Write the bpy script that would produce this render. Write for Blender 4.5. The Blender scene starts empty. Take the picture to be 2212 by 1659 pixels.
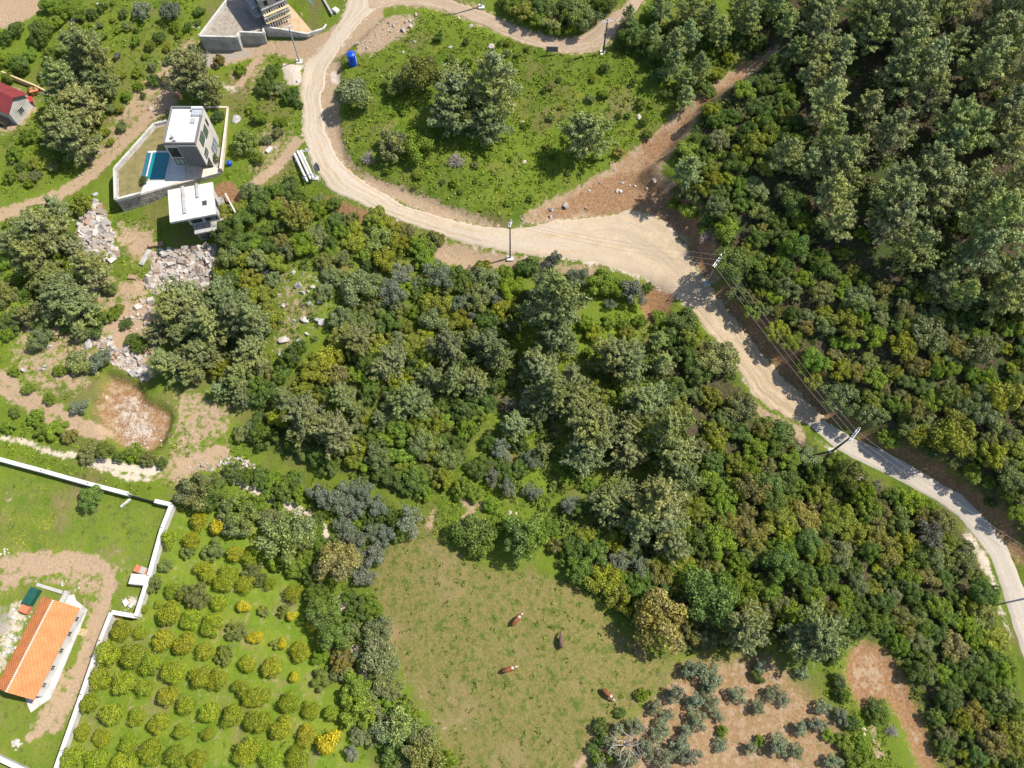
import bpy, math, random
import numpy as np
from mathutils import Vector
random.seed(7); RNG = np.random.default_rng(11)
S = bpy.context.scene; COL = S.collection
# ------------------------------------------------------------------ camera, sky, sun, exposure
HC = 125.0; PITCH = math.radians(24.0); FPX = 1700.0; CU, CV = 1106.0, 829.5
cam_d = bpy.data.cameras.new('camera'); cam = bpy.data.objects.new('camera', cam_d); COL.objects.link(cam)
cam.location = (0, 0, HC); cam.rotation_euler = (PITCH, 0, 0)
cam_d.sensor_width = 36.0; cam_d.lens = 36.0*FPX/2212.0; cam_d.clip_start = 1.0; cam_d.clip_end = 20000
S.camera = cam
SUN_EL = math.radians(56.0); SUN_AZ = math.atan2(0.2, 1.0)          # angle of the sun's direction from +X
sd = Vector((math.cos(SUN_EL)*math.cos(SUN_AZ), math.cos(SUN_EL)*math.sin(SUN_AZ), math.sin(SUN_EL)))
sun_d = bpy.data.lights.new('sun', 'SUN'); sun = bpy.data.objects.new('sun', sun_d); COL.objects.link(sun)
sun_d.energy = 4.6; sun_d.angle = math.radians(0.53); sun_d.color = (1.0, 0.94, 0.84)
sun.location = (60, 0, 160); sun.rotation_euler = sd.to_track_quat('Z', 'Y').to_euler()
W = bpy.data.worlds.new('World'); S.world = W; W.use_nodes = True
wn = W.node_tree.nodes; wl = W.node_tree.links
sky = wn.new('ShaderNodeTexSky'); sky.sky_type = 'NISHITA'; sky.sun_disc = False
sky.sun_elevation = SUN_EL; sky.sun_rotation = math.pi/2 - SUN_AZ
wl.new(sky.outputs[0], wn['Background'].inputs[0]); wn['Background'].inputs[1].default_value = 0.115
S.view_settings.view_transform = 'Standard'; S.view_settings.look = 'None'
S.view_settings.exposure = 0.52; S.view_settings.gamma = 1.0

# ------------------------------------------------------------------ terrain
CP, SP = math.cos(PITCH), math.sin(PITCH)
def ray(u, v):
    a = (u-CU)/FPX; b = -(v-CV)/FPX
    return a, b*CP+SP, b*SP-CP
def P(u, v, z):                       # where the line of sight through a traced point meets height z
    a, dy, dz = ray(u, v); t = (z-HC)/dz
    return (a*t, dy*t, z)
def sp_(t, k=8.0):                     # soft ramp
    return k*np.logaddexp(0, t/k)
def T0(x, y):
    x = np.asarray(x, float); y = np.asarray(y, float)
    z = 0.15*sp_(y-32, 9); z = 70*np.tanh(z/70)
    d = (x-39)*0.71+(y-75)*0.70
    z = z+60*np.tanh(0.21*sp_(d, 7)/60)
    z = z-7.0/(1+np.exp((x+42)/10))/(1+np.exp(-(y-60)/11))
    z = z+0.5*np.sin(x*0.07+1.3)*np.sin(y*0.06)+0.35*np.sin(x*0.13+y*0.09)
    return z
def axis(a, b, step, far):
    core = np.arange(a, b+1e-6, step); n = 26
    g = np.cumsum(np.geomspace(step*1.5, 420, n)); g = g[g < far]
    return np.concatenate([(a-g)[::-1], core, b+g])
X0, X1, Y0, Y1, ST = -140.0, 175.0, -25.0, 205.0, 0.42
gx = np.arange(X0, X1+1e-6, ST); gy = np.arange(Y0, Y1+1e-6, ST)
GX, GY = np.meshgrid(gx, gy); HZ = T0(GX, GY)
def samp(A, x, y):
    fx = np.clip((np.asarray(x, float)-X0)/ST, 0, len(gx)-1.001); fy = np.clip((np.asarray(y, float)-Y0)/ST, 0, len(gy)-1.001)
    i = fx.astype(int); j = fy.astype(int); fx = fx-i; fy = fy-j
    return (A[j, i]*(1-fx)+A[j, i+1]*fx)*(1-fy)+(A[j+1, i]*(1-fx)+A[j+1, i+1]*fx)*fy
def T(x, y): return float(samp(HZ, x, y))
def G(u, v, h=0.0):                    # point at height h above the ground behind a traced point
    z = 5.0
    for _ in range(14):
        p = P(u, v, z); z = 0.5*z+0.5*(T(p[0], p[1])+h)
    p = P(u, v, z); return Vector((p[0], p[1], T(p[0], p[1])))
def G0(u, v):
    z = 5.0
    for _ in range(14):
        p = P(u, v, z); z = 0.5*z+0.5*float(T0(p[0], p[1]))
    return (p[0], p[1])
def inside(poly, X, Y):
    r = np.zeros(np.shape(X), bool); n = len(poly)
    for i in range(n):
        x1, y1 = poly[i][:2]; x2, y2 = poly[(i+1) % n][:2]
        if y1 == y2: continue
        c = ((y1 > Y) != (y2 > Y)) & (X < (x2-x1)*(Y-y1)/(y2-y1)+x1)
        r ^= c
    return r
def blur(A, k, n=2):
    A = A.astype(float)
    for _ in range(n):
        for ax in (0, 1):
            c = np.cumsum(np.concatenate([np.repeat(np.take(A, [0], ax), k+1, ax), A, np.repeat(np.take(A, [-1], ax), k, ax)], ax), ax)
            m = A.shape[ax]
            A = (np.take(c, range(2*k+1, 2*k+1+m), ax)-np.take(c, range(0, m), ax))/(2*k+1)
    return A
def zone(poly, k=2, n=2):
    w = [G0(*p) for p in poly]
    return blur(inside(w, GX, GY), k, n)
def strip_poly(pts, hw):
    L, R = [], []
    for i, p in enumerate(pts):
        a = pts[max(i-1, 0)]; b = pts[min(i+1, len(pts)-1)]
        dx, dy = b[0]-a[0], b[1]-a[1]; l = math.hypot(dx, dy) or 1
        L.append((p[0]-dy/l*hw, p[1]+dx/l*hw)); R.append((p[0]+dy/l*hw, p[1]-dx/l*hw))
    return L+R[::-1]
# traced outlines (picture positions, turned into places on the ground)
CONC_L = [(1741,915),(1799,965),(1839,990),(1909,1022),(1971,1055),(2021,1080),(2071,1115),(2109,1162),(2139,1200),(2156,1245),(2212,1427),(2260,1590),(2290,1700)]
CONC_R = [(1784,910),(1849,952),(1899,972),(1934,990),(1984,1017),(2046,1052),(2074,1067),(2109,1100),(2146,1137),(2179,1180),(2204,1245),(2268,1420),(2318,1590),(2350,1700)]
GRAV_L = [(753,-60),(748,0),(743,25),(733,47),(708,82),(690,112),(662,132),(652,160),(647,195),(652,237),(652,287),(662,320),(670,350),(698,395),(728,417),(778,440),(840,465),(903,490),(953,508),(1028,531),(1106,547),(1181,560),(1226,562),(1281,572),(1331,585),(1376,600),(1406,610),(1443,630),(1468,650),(1501,680),(1521,712),(1556,745),(1581,778),(1603,815),(1628,858),(1659,880),(1700,903),(1741,919)]
GRAV_R = [(835,-60),(832,-20),(815,18),(790,38),(765,65),(738,100),(713,140),(703,170),(695,212),(700,255),(708,295),(725,332),(753,365),(803,402),(878,445),(953,468),(1028,486),(1106,494),(1156,487),(1206,471),(1256,469),(1318,463),(1356,453),(1396,456),(1428,472),(1456,497),(1476,525),(1491,555),(1508,580),(1521,605),(1541,630),(1568,665),(1596,702),(1626,737),(1659,780),(1709,828),(1759,880),(1787,907)]
TOP_L = [(800,22),(860,10),(915,14),(978,30),(1028,50),(1106,86),(1143,100),(1183,110),(1218,118),(1268,114),(1301,105),(1331,75),(1351,47),(1376,22),(1393,0),(1420,-40)]
TOP_R = [(790,-20),(860,-22),(925,-14),(978,0),(1028,17),(1106,52),(1156,70),(1206,81),(1236,81),(1256,77),(1281,60),(1313,37),(1343,18),(1350,8),(1358,0),(1370,-40)]
MEADOW = [(738,130),(738,190),(735,237),(738,287),(748,337),(778,370),(828,392),(903,420),(978,450),(1053,475),(1090,482),(1130,470),(1200,430),(1313,367),(1356,335),(1418,287),(1463,245),(1445,190),(1330,110),(1290,122),(1240,124),(1190,116),(1106,92),(1030,62),(960,34),(900,28),(840,38),(800,70),(760,110)]
DIRTCUT = [(1110,490),(1150,455),(1241,412),(1313,367),(1356,335),(1418,287),(1463,245),(1506,200),(1556,172),(1606,140),(1670,110),(1670,150),(1618,178),(1568,212),(1518,245),(1497,275),(1480,312),(1446,350),(1416,397),(1450,412),(1500,470),(1532,540),(1555,610),(1530,620),(1480,520),(1390,450),(1200,480)]
HILL = [(1150,452),(1241,412),(1330,372),(1400,400),(1440,412),(1492,470),(1520,540),(1548,610),(1600,670),(1690,775),(1790,880),(1850,935),(1960,985),(2060,1035),(2120,1085),(2200,1160),(2300,1260),(2700,1300),(2800,0),(1700,-100),(1660,150),(1520,240),(1440,350),(1380,392),(1330,372),(1241,412)]
HILL = HILL[3:-2]
PASTURE = [(845,1165),(900,1160),(960,1170),(985,1200),(1040,1225),(1100,1235),(1180,1240),(1230,1260),(1290,1300),(1340,1370),(1400,1410),(1470,1425),(1440,1450),(1400,1500),(1330,1580),(1270,1640),(1235,1680),(1000,1700),(950,1600),(905,1510),(860,1440),(820,1350),(800,1270),(815,1220)]
OLIVEF = [(1462,1425),(1660,1400),(1700,1440),(1760,1510),(1830,1540),(1822,1620),(1850,1710),(1230,1710),(1275,1640),(1335,1580),(1405,1500),(1442,1450)]
ORCH = [(385,1100),(440,1110),(560,1110),(640,1250),(690,1400),(760,1580),(830,1700),(110,1700),(145,1620),(187,1499),(228,1384),(250,1325),(302,1334),(330,1245),(360,1142)]
YARD = [(-30,990),(0,990),(285,1072),(378,1093),(358,1142),(328,1245),(300,1331),(248,1322),(225,1384),(185,1499),(143,1619),(120,1700),(-60,1700)]
PIT = [(222,800),(305,830),(310,860),(368,885),(370,903),(350,960),(320,974),(262,968),(238,950),(218,913),(195,888),(192,868),(220,858)]
RUB_A = [(197,440),(218,440),(235,478),(250,510),(250,540),(262,556),(240,566),(175,556),(160,532),(170,510),(175,478)]
RUB_B = [(350,535),(470,522),(462,565),(452,632),(425,615),(388,615),(345,628),(332,635),(307,612),(325,575),(322,545)]
RUB_C = [(180,715),(210,688),(225,728),(250,752),(295,760),(338,810),(315,825),(240,785),(212,748),(182,735)]
RUB_D = [(255,690),(300,640),(340,660),(330,700),(300,730),(270,715)]
REDLOT = [(1845,1384),(1884,1384),(1916,1404),(1940,1430),(1960,1480),(1985,1530),(2010,1590),(2035,1670),(2040,1700),(2000,1700),(1966,1606),(1941,1544),(1918,1502),(1889,1512),(1870,1555),(1854,1524),(1834,1482),(1824,1456),(1834,1424)]
ROCKY = [(600,580),(700,560),(740,640),(720,700),(640,780),(590,820),(560,760),(570,650)]
rnd2 = lambda s, a=1.0: blur(RNG.random(GX.shape)-0.5, s, 3)*s*4*a
Wt = {k: np.zeros(GX.shape) for k in ('mud','furrow','pale','tan','red','dry','lime','litter','rubble','flower','grey')}
def add(k, poly, amt=1.0, b=2):
    Wt[k] = np.maximum(Wt[k], zone(poly, b)*amt)
add('pale', GRAV_L+GRAV_R[::-1], 0.75, 3); add('tan', TOP_L+TOP_R[::-1], 1, 3)
add('tan', [(738,130),(735,237),(738,287),(748,337),(778,370),(828,392),(903,420),(978,450),(1053,475),(1100,490),(1100,500),(953,475),(800,410),(700,320),(690,200),(700,140)], 1, 2)
add('red', [(700,170),(738,190),(735,237),(738,287),(748,337),(778,372),(800,400),(740,370),(705,300),(695,230)], .75, 2)
add('red', [(690,410),(760,440),(850,470),(900,490),(890,500),(810,480),(740,470),(700,440)], .9, 2)
add('tan', [(760,440),(905,495),(1000,525),(1110,550),(1240,568),(1330,590),(1300,600),(1100,570),(1090,600),(940,560),(930,520),(850,490)], .9, 2)
add('red', [(1385,610),(1425,605),(1460,640),(1448,665),(1425,690),(1400,690),(1385,650)], 1, 1)
add('tan', DIRTCUT, 1, 2); add('red', DIRTCUT, .5, 3); add('mud', DIRTCUT, .62, 2); add('mud', [(1560,620),(1640,690),(1740,800),(1810,880),(1870,935),(1960,975),(2060,1035),(2140,1095),(2230,1190),(2230,1300),(2180,1180),(2100,1100),(2040,1055),(1900,975),(1790,905),(1660,780),(1530,625)], .8, 2)
add('furrow', OLIVEF, 1, 2); add('mud', [(1240,415),(1330,365),(1400,395),(1440,410),(1500,470),(1535,545),(1555,610),(1520,610),(1470,510),(1396,456),(1300,465),(1200,470)], 0.9, 2)
add('red', [(1540,620),(1600,690),(1700,800),(1800,890),(1850,940),(1940,975),(2060,1045),(2130,1105),(2212,1190),(2212,1250),(2180,1180),(2100,1100),(2040,1055),(1900,975),(1780,905),(1660,780),(1530,625)], .95, 2)
add('pale', [(1735,925),(1799,968),(1839,1000),(1880,1030),(1860,1050),(1830,1010),(1770,960)], .8, 1)
add('pale', [(2060,1110),(2110,1165),(2135,1200),(2150,1245),(2190,1380),(2180,1385),(2140,1260),(2100,1190)], .8, 1)
add('tan', [(1600,830),(1660,890),(1740,925),(1740,960),(1690,935),(1640,900)], .8, 1)
add('pale', [(606,140),(655,143),(650,190),(620,185)], 1, 1)
add('pale', [(715,150),(738,160),(735,190),(712,175)], .9, 1)
add('tan', [(553,90),(640,88),(700,70),(735,45),(760,20),(830,12),(830,40),(800,75),(740,120),(690,140),(620,130),(600,112),(553,125),(500,140),(420,150),(410,130),(430,110)], 1, 2)
add('grey', [(420,110),(550,100),(553,118),(470,145),(410,150)], .7, 2)
add('pale', [(440,175),(470,170),(520,185),(510,210),(480,195)], .5, 1)
for pts, hw, k in (([(570,120),(540,150),(515,190)], 5, 'tan'), ([(650,295),(620,335),(590,365),(553,395),(520,420)], 7, 'tan'),
                   ([(-20,476),(60,450),(130,425),(200,378),(260,318),(310,270),(345,225),(378,185)], 5, 'tan'), ([(-20,462),(60,438),(130,412),(190,370),(250,310),(300,262),(335,220),(372,180)], 4, 'tan'),
                   ([(340,225),(380,180),(385,215)], 10, 'red'), ([(300,262),(350,215),(380,190)], 9, 'red'),
                   ([(-20,795),(60,850),(130,893),(200,925),(240,935)], 8, 'tan'), ([(-20,828),(50,870),(120,915),(230,945)], 7, 'tan'),
                   ([(0,945),(60,955),(130,985),(170,985)], 4, 'pale'), ([(200,992),(250,1005),(300,1015),(340,1020),(350,1000)], 6, 'pale'), ([(190,1000),(270,1030),(330,1037)], 4, 'pale'),
                   ([(380,1010),(420,990),(470,975),(500,970)], 9, 'tan'), ([(480,1020),(560,1065),(640,1100),(665,1108)], 6, 'pale'),
                   ([(663,1107),(688,1125),(703,1160),(713,1200)], 7, 'pale'), ([(738,1281),(750,1326)], 7, 'pale'), ([(768,1390),(775,1430),(800,1500),(812,1530)], 5, 'pale'),
                   ([(940,1098),(920,1150)], 3, 'tan'), ([(980,1075),(1010,1085),(1020,1100),(990,1145)], 4, 'tan'), ([(1010,1085),(1050,1095)],3,'tan'),
                   ([(1240,1659),(1290,1615),(1320,1595)], 5, 'tan'), ([(1875,1560),(1890,1610),(1905,1645)], 4, 'tan'),
                   
                   ([(-10,1215),(60,1215),(150,1205),(210,1210),(240,1250),(225,1320),(205,1380),(190,1440),(150,1500),(100,1560),(60,1600)], 9, 'tan'),
                   ([(0,1260),(60,1235),(130,1230),(170,1250)], 7, 'tan'), ([(240,1250),(215,1340),(170,1450)], 6, 'tan')):
    add(k, strip_poly(pts, hw+3.5), .95 if hw > 4 else .85, 1)
for pl, am in (([(0,1195),(180,1190),(240,1215),(245,1260),(150,1240),(0,1245)], .85), ([(20,1290),(80,1290),(40,1400),(-20,1500),(-20,1400)], .6), ([(255,1300),(300,1285),(312,1290),(300,1325)], .9), ([(0,1030),(60,1060),(80,1110),(20,1100)], .25)):
    add('pale' if am != .85 else 'tan', pl, am, 2)
add('tan', [(-40,-40),(75,-20),(92,18),(68,38),(40,50),(0,62),(-30,60)], 1, 1)
add('tan', [(470,70),(440,100),(400,130),(340,150),(290,190),(250,240),(215,290),(200,330),(235,330),(300,260),(380,180),(420,120)], .62, 4)
add('tan', [(0,180),(50,190),(85,235),(60,265),(0,300)], .8, 2)
add('red', [(460,400),(500,390),(530,430),(515,475),(495,490),(470,440)], 1, 1)
add('tan', [(240,480),(330,490),(345,530),(320,560),(290,570),(250,520)], .75, 3)
add('red', PIT, .85, 3); add('tan', PIT, .5, 2); add('rubble', [(245,830),(300,840),(330,900),(335,950),(300,965),(250,960),(235,900)], .55, 3)
add('tan', [(300,1000),(420,960),(500,960),(480,1000),(400,1020),(350,1045),(200,1015),(120,990),(200,985)], .6, 3); add('tan', [(360,870),(430,830),(500,890),(480,960),(380,980)], .5, 4); add('tan', [(245,600),(310,590),(330,640),(260,660)], .75, 3)
add('tan', [(250,640),(340,640),(350,720),(320,810),(240,790),(215,720)], .85, 3); add('tan', [(430,840),(480,870),(500,900),(480,930),(430,900)], .8, 3); add('tan', [(0,600),(60,640),(160,700),(230,760),(200,850),(100,880),(20,800)], .55, 4); add('tan', [(200,560),(260,600),(260,660),(210,700),(180,640)], .6, 3)
for r in (RUB_A, RUB_B, RUB_C): add('rubble', r, 1, 1)
add('rubble', [(765,95),(800,60),(830,38),(880,35),(905,40),(900,62),(870,90),(800,130),(770,125)], .3, 2); add('tan', [(765,95),(800,60),(830,38),(880,35),(905,40),(900,62),(870,90),(800,130),(770,125)], .85, 2)
add('dry', PASTURE, 1, 2); add('red', OLIVEF, .62, 4); add('tan', OLIVEF, .45, 3); add('litter', OLIVEF, .4, 3); add('red', REDLOT, .95, 3); add('tan', REDLOT, .5, 4)
add('dry', [(100,380),(180,330),(330,190),(420,90),(430,30),(300,40),(200,220),(60,400)], .45, 6)
add('lime', ORCH, .8, 2); add('lime', YARD, .55, 3); add('dry', YARD, .38, 3); add('flower', [(0,1070),(90,1080),(150,1130),(120,1190),(0,1195)], .75, 8)
add('flower', [(0,970),(120,1000),(240,1030),(260,1045),(120,1020),(0,990)], .5, 3)
add('lime', [(820,230),(900,200),(950,300),(900,340),(800,330)], .6, 6); add('lime', [(1250,220),(1400,180),(1440,240),(1330,330),(1230,330)], .6, 6)
add('lime', [(1240,720),(1330,700),(1400,640),(1440,680),(1330,800),(1230,830)], .7, 4); add('lime', [(1150,880),(1260,880),(1280,1040),(1100,1060)], .45, 4)
add('litter', [(1640,-50),(2500,-50),(2600,1250),(2212,1180),(2060,1030),(1900,960),(1700,780),(1560,600),(1480,420),(1500,260),(1600,180)], .95, 4)
add('litter', [(1440,660),(1560,760),(1640,900),(1740,940),(1830,1010),(2060,1120),(2130,1250),(2190,1470),(2240,1700),(2060,1700),(1990,1540),(1930,1400),(1850,1380),(1700,1400),(1480,1400),(1350,1330),(1230,1220),(1480,1100),(1400,750)], .8, 4)
add('litter', [(785,665),(1165,760),(935,1090),(495,945)], .5, 4)
for pts in ([(231,1290),(221,1358),(206,1433),(185,1500),(160,1550)], [(206,1300),(195,1358),(180,1414),(150,1480),(125,1540)], [(150,1440),(120,1500),(90,1560),(60,1600)], [(190,1440),(150,1520),(110,1590)]): add('tan', strip_poly(pts, 13), .72, 1)
add('tan', [(-20,1225),(225,1222),(240,1290),(215,1330),(150,1270),(60,1262),(-20,1300)], .62, 3); add('tan', [(190,1310),(240,1300),(200,1480),(110,1620),(60,1610),(120,1500)], .42, 4); add('tan', [(-20,1060),(90,1070),(60,1120),(-20,1110)], .45, 5); add('tan', [(130,1160),(300,1190),(330,1240),(240,1300),(220,1220)], .45, 5); add('tan', ORCH, .25, 2)
add('dry', [(150,1150),(300,1190),(240,1300)], .7, 6); add('grey', [(-20,1310),(28,1310),(30,1360),(-20,1400)], .7, 2)
add('tan', strip_poly([(815,1290),(850,1400),(885,1470),(930,1550),(985,1650)], 20), .5, 4); add('tan', strip_poly([(860,1300),(890,1380),(925,1450),(980,1540),(1060,1650)], 16), .5, 4); add('lime', [(1180,1400),(1300,1370),(1420,1420),(1330,1560),(1200,1520)], .6, 8); add('lime', [(830,1180),(1000,1190),(1050,1280),(900,1300)], .55, 8)
add('tan', [(440,60),(440,110),(390,160),(330,230),(260,310),(215,370),(170,400),(190,330),(240,250),(300,180),(380,100)], .68, 4); add('tan', [(340,190),(385,160),(390,230),(330,270),(300,290)], .8, 3); add('tan', [(560,250),(640,270),(640,340),(560,400),(520,390)], .5, 4); add('tan', [(480,150),(600,110),(610,200),(500,215)], .45, 4)
add('tan', [(380,1000),(450,960),(510,960),(480,1010),(420,1030),(380,1060),(350,1040)], .8, 3); add('tan', [(-20,780),(80,840),(240,925),(235,955),(100,905),(-20,850)], .62, 3); add('tan', [(350,840),(420,830),(500,880),(520,930),(400,1000),(350,980),(375,900)], .6, 4); add('tan', [(100,440),(170,430),(165,500),(110,480)], .5, 4)
add('tan', [(1440,1430),(1660,1400),(1850,1700),(1230,1710)], .42, 8); add('litter', [(1440,1430),(1660,1400),(1850,1700),(1230,1710)], .42, 6); add('tan', [(570,580),(700,570),(735,640),(640,790),(580,800),(560,700)], .42, 6)
# relief made by the diggers: plateau of the meadow, cut bank, mounds, pit
def relief(poly, dz, k): 
    global HZ
    HZ = HZ+zone(poly, k)*dz
relief(MEADOW, 0.9, 1); relief(HILL, 3.6, 2); relief(RUB_A, 1.5, 5); relief(RUB_B, -1.2, 4); relief(PIT, -1.6, 1)
relief([(606,140),(655,143),(650,190),(620,185)], 1.0, 3); relief([(1385,610),(1425,605),(1460,640),(1425,690),(1400,690),(1385,650)], -1.2, 2)
relief([(620,335),(690,400),(760,450),(900,500),(1100,560),(1380,620),(1440,680),(1480,720),(1600,860),(1660,910),(1500,900),(1400,780),(1200,640),(900,560),(640,470),(560,420)], -1.0, 4)
relief(ROCKY, 0.8, 6); relief(REDLOT, -0.6, 2)
HZ += rnd2(3, .16)*(1-np.clip(Wt['pale']+Wt['tan']*.7, 0, 1)); HZ += rnd2(10, .35)*(1-np.clip(Wt['pale'], 0, 1))

# ------------------------------------------------------------------ helpers
def link(name, me, mat=None, parent=None):
    o = bpy.data.objects.new(name, me); COL.objects.link(o)
    if mat: me.materials.append(mat)
    if parent: o.parent = parent
    return o
def mesh_np(name, V, F, smooth=False, mi=None):
    V = np.ascontiguousarray(V, np.float32); F = np.ascontiguousarray(F, np.int32); k = F.shape[1]
    me = bpy.data.meshes.new(name); me.vertices.add(len(V)); me.vertices.foreach_set('co', V.ravel())
    me.loops.add(F.size); me.loops.foreach_set('vertex_index', F.ravel())
    me.polygons.add(len(F)); me.polygons.foreach_set('loop_start', np.arange(0, F.size, k, dtype=np.int32))
    if mi is not None: me.polygons.foreach_set('material_index', np.asarray(mi, np.int32))
    me.polygons.foreach_set('use_smooth', np.full(len(F), smooth)); me.update(calc_edges=True); me.validate()
    return me
def tag(o, label=None, cat=None, group=None, kind=None):
    if label: o['label'] = label
    if cat: o['category'] = cat
    if group: o['group'] = group
    if kind: o['kind'] = kind
    return o
def thing(name, label, cat, loc, group=None, rz=0):
    o = bpy.data.objects.new(name, None); COL.objects.link(o); o.location = loc; o.rotation_euler = (0, 0, rz); o.empty_display_size = .3
    return tag(o, label, cat, group)
class MB:
    def __init__(s): s.v = []; s.f = []; s.m = []
    def add(s, vs, fs, mi=0):
        n = len(s.v); s.v += [tuple(v) for v in vs]; s.f += [tuple(i+n for i in f) for f in fs]; s.m += [mi]*len(fs)
    def box(s, c, e1, e2, z0, z1, mi=0):             # c centre xy; e1,e2 half-axis vectors
        q = [(c[0]+a*e1[0]+b*e2[0], c[1]+a*e1[1]+b*e2[1]) for a, b in ((-1,-1),(1,-1),(1,1),(-1,1))]
        s.prism(q, z0, z1, mi)
    def prism(s, q, z0, z1, mi=0):
        ar = sum(q[i][0]*q[(i+1)%len(q)][1]-q[(i+1)%len(q)][0]*q[i][1] for i in range(len(q)))
        if ar < 0: q = q[::-1]
        n = len(q); z0 = z0 if isinstance(z0, (list, tuple)) else [z0]*n; z1 = z1 if isinstance(z1, (list, tuple)) else [z1]*n
        s.add([(x, y, z0[i]) for i, (x, y) in enumerate([p[:2] for p in q])]+[(x, y, z1[i]) for i, (x, y) in enumerate([p[:2] for p in q])],
              [tuple(range(n))[::-1], tuple(range(n, 2*n))]+[(i, (i+1) % n, n+(i+1) % n, n+i) for i in range(n)], mi)
    def tube(s, a, b, r0, r1=None, n=8, mi=0):
        r1 = r0 if r1 is None else r1; a = Vector(a); b = Vector(b); d = (b-a).normalized()
        u = d.orthogonal().normalized(); w = d.cross(u); vs = []
        for c, r in ((a, r0), (b, r1)):
            vs += [c+(u*math.cos(2*math.pi*i/n)+w*math.sin(2*math.pi*i/n))*r for i in range(n)]
        s.add(vs, [(i, (i+1) % n, n+(i+1) % n, n+i) for i in range(n)]+[tuple(range(n))[::-1], tuple(range(n, 2*n))], mi)
    def quad(s, a, b, c, d, mi=0): s.add([a, b, c, d], [(0, 1, 2, 3)], mi)
    def build(s, name, mats, parent=None, org=None, smooth=False, bevel=0):
        org = org if org is not None else (parent_origin(parent) if parent else (0, 0, 0))
        me = bpy.data.meshes.new(name); me.from_pydata([(v[0]-org[0], v[1]-org[1], v[2]-org[2]) for v in s.v], [], s.f)
        if smooth: me.polygons.foreach_set('use_smooth', [True]*len(s.f))
        mats = mats if isinstance(mats, (list, tuple)) else [mats]
        for m in mats: me.materials.append(m)
        me.polygons.foreach_set('material_index', s.m); me.update()
        o = bpy.data.objects.new(name, me); COL.objects.link(o)
        if parent: o.parent = parent
        else: o.location = org
        if bevel:
            b = o.modifiers.new('bevel', 'BEVEL'); b.width = bevel; b.segments = 2; b.limit_method = 'ANGLE'
        return o
def parent_origin(p):
    while p.parent: p = p.parent
    return tuple(p.location)

# ------------------------------------------------------------------ materials
def new_mat(name):
    m = bpy.data.materials.new(name); m.use_nodes = True; n = m.node_tree.nodes; l = m.node_tree.links
    return m, n, l, n['Principled BSDF']
def noise_col(n, l, cols, scale, detail=6, rough=.6, coord=None, lo=.3, hi=.7):
    t = n.new('ShaderNodeTexNoise'); t.inputs['Scale'].default_value = scale; t.inputs['Detail'].default_value = detail; t.inputs['Roughness'].default_value = rough
    if coord: l.new(coord, t.inputs['Vector'])
    r = n.new('ShaderNodeValToRGB'); e = r.color_ramp.elements
    while len(e) < len(cols): e.new(.5)
    for i, c in enumerate(cols):
        e[i].position = lo+(hi-lo)*i/(len(cols)-1); e[i].color = (*c, 1)
    l.new(t.outputs['Fac'], r.inputs[0]); return r.outputs[0], t.outputs['Fac']
def simple(name, cols, scale=3, rough=.8, bump=.15, bscale=None, metal=0, spec=.3, dist=.05):
    m, n, l, b = new_mat(name); tc = n.new('ShaderNodeTexCoord'); co = tc.outputs['Object']
    c, f = noise_col(n, l, cols, scale, coord=co); l.new(c, b.inputs['Base Color'])
    b.inputs['Roughness'].default_value = rough; b.inputs['Metallic'].default_value = metal; b.inputs['Specular IOR Level'].default_value = spec
    if bump:
        t = n.new('ShaderNodeTexNoise'); t.inputs['Scale'].default_value = bscale or scale*5; t.inputs['Detail'].default_value = 5; l.new(co, t.inputs['Vector'])
        bp = n.new('ShaderNodeBump'); bp.inputs['Strength'].default_value = bump; bp.inputs['Distance'].default_value = dist
        l.new(t.outputs['Fac'], bp.inputs['Height']); l.new(bp.outputs[0], b.inputs['Normal'])
    return m
M = {}
M['white_render'] = simple('white_render', [(.34,.32,.29),(.5,.48,.45),(.58,.56,.53)], .6, .85, .1)
M['white_roof'] = simple('white_roof', [(.46,.41,.35),(.6,.58,.55),(.66,.65,.63)], .35, .8, .1)
M['beige_render'] = simple('beige_render', [(.46,.42,.37),(.54,.5,.45),(.58,.54,.49)], .5, .85, .08)
M['grey_render'] = simple('grey_render', [(.16,.155,.16),(.2,.195,.2)], .5, .8, .08)
M['dark_frame'] = simple('dark_frame', [(.05,.05,.055),(.07,.07,.075)], 2, .5, 0)
M['concrete'] = simple('concrete', [(.27,.26,.25),(.38,.37,.35),(.47,.45,.42)], .7, .9, .3)
M['pole_concrete'] = simple('pole_concrete', [(.3,.3,.29),(.42,.41,.4)], 1.2, .9, .2)
M['pole_dark'] = simple('pole_dark', [(.07,.07,.08),(.12,.12,.13)], 1.2, .7, .1)
M['steel'] = simple('steel', [(.5,.52,.54),(.68,.7,.72)], 2, .45, .05, metal=.5)
M['porcelain'] = simple('porcelain', [(.6,.58,.62),(.75,.74,.78)], 3, .3, 0)
M['cable'] = simple('cable', [(.16,.16,.16),(.24,.24,.24)], 3, .5, 0)
M['blue_plastic'] = simple('blue_plastic', [(.005,.06,.45),(.01,.09,.6)], 1, .4, 0)
M['green_plastic'] = simple('green_plastic', [(.01,.07,.05),(.02,.1,.07)], 1, .5, 0)
M['timber'] = simple('timber', [(.22,.14,.08),(.4,.29,.18)], 2, .9, .2)
M['new_timber'] = simple('new_timber', [(.5,.38,.2),(.62,.48,.28)], 2, .9, .2)
M['brick'] = simple('brick', [(.45,.13,.06),(.6,.22,.12)], 4, .9, .2)
M['bark'] = simple('bark', [(.08,.055,.04),(.2,.15,.11)], 2.5, .95, .4)
M['pale_bark'] = simple('pale_bark', [(.16,.13,.1),(.3,.26,.22)], 2.5, .95, .3)
M['dead_wood'] = simple('dead_wood', [(.3,.26,.22),(.45,.4,.36)], 2.5, .95, .2)
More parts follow.
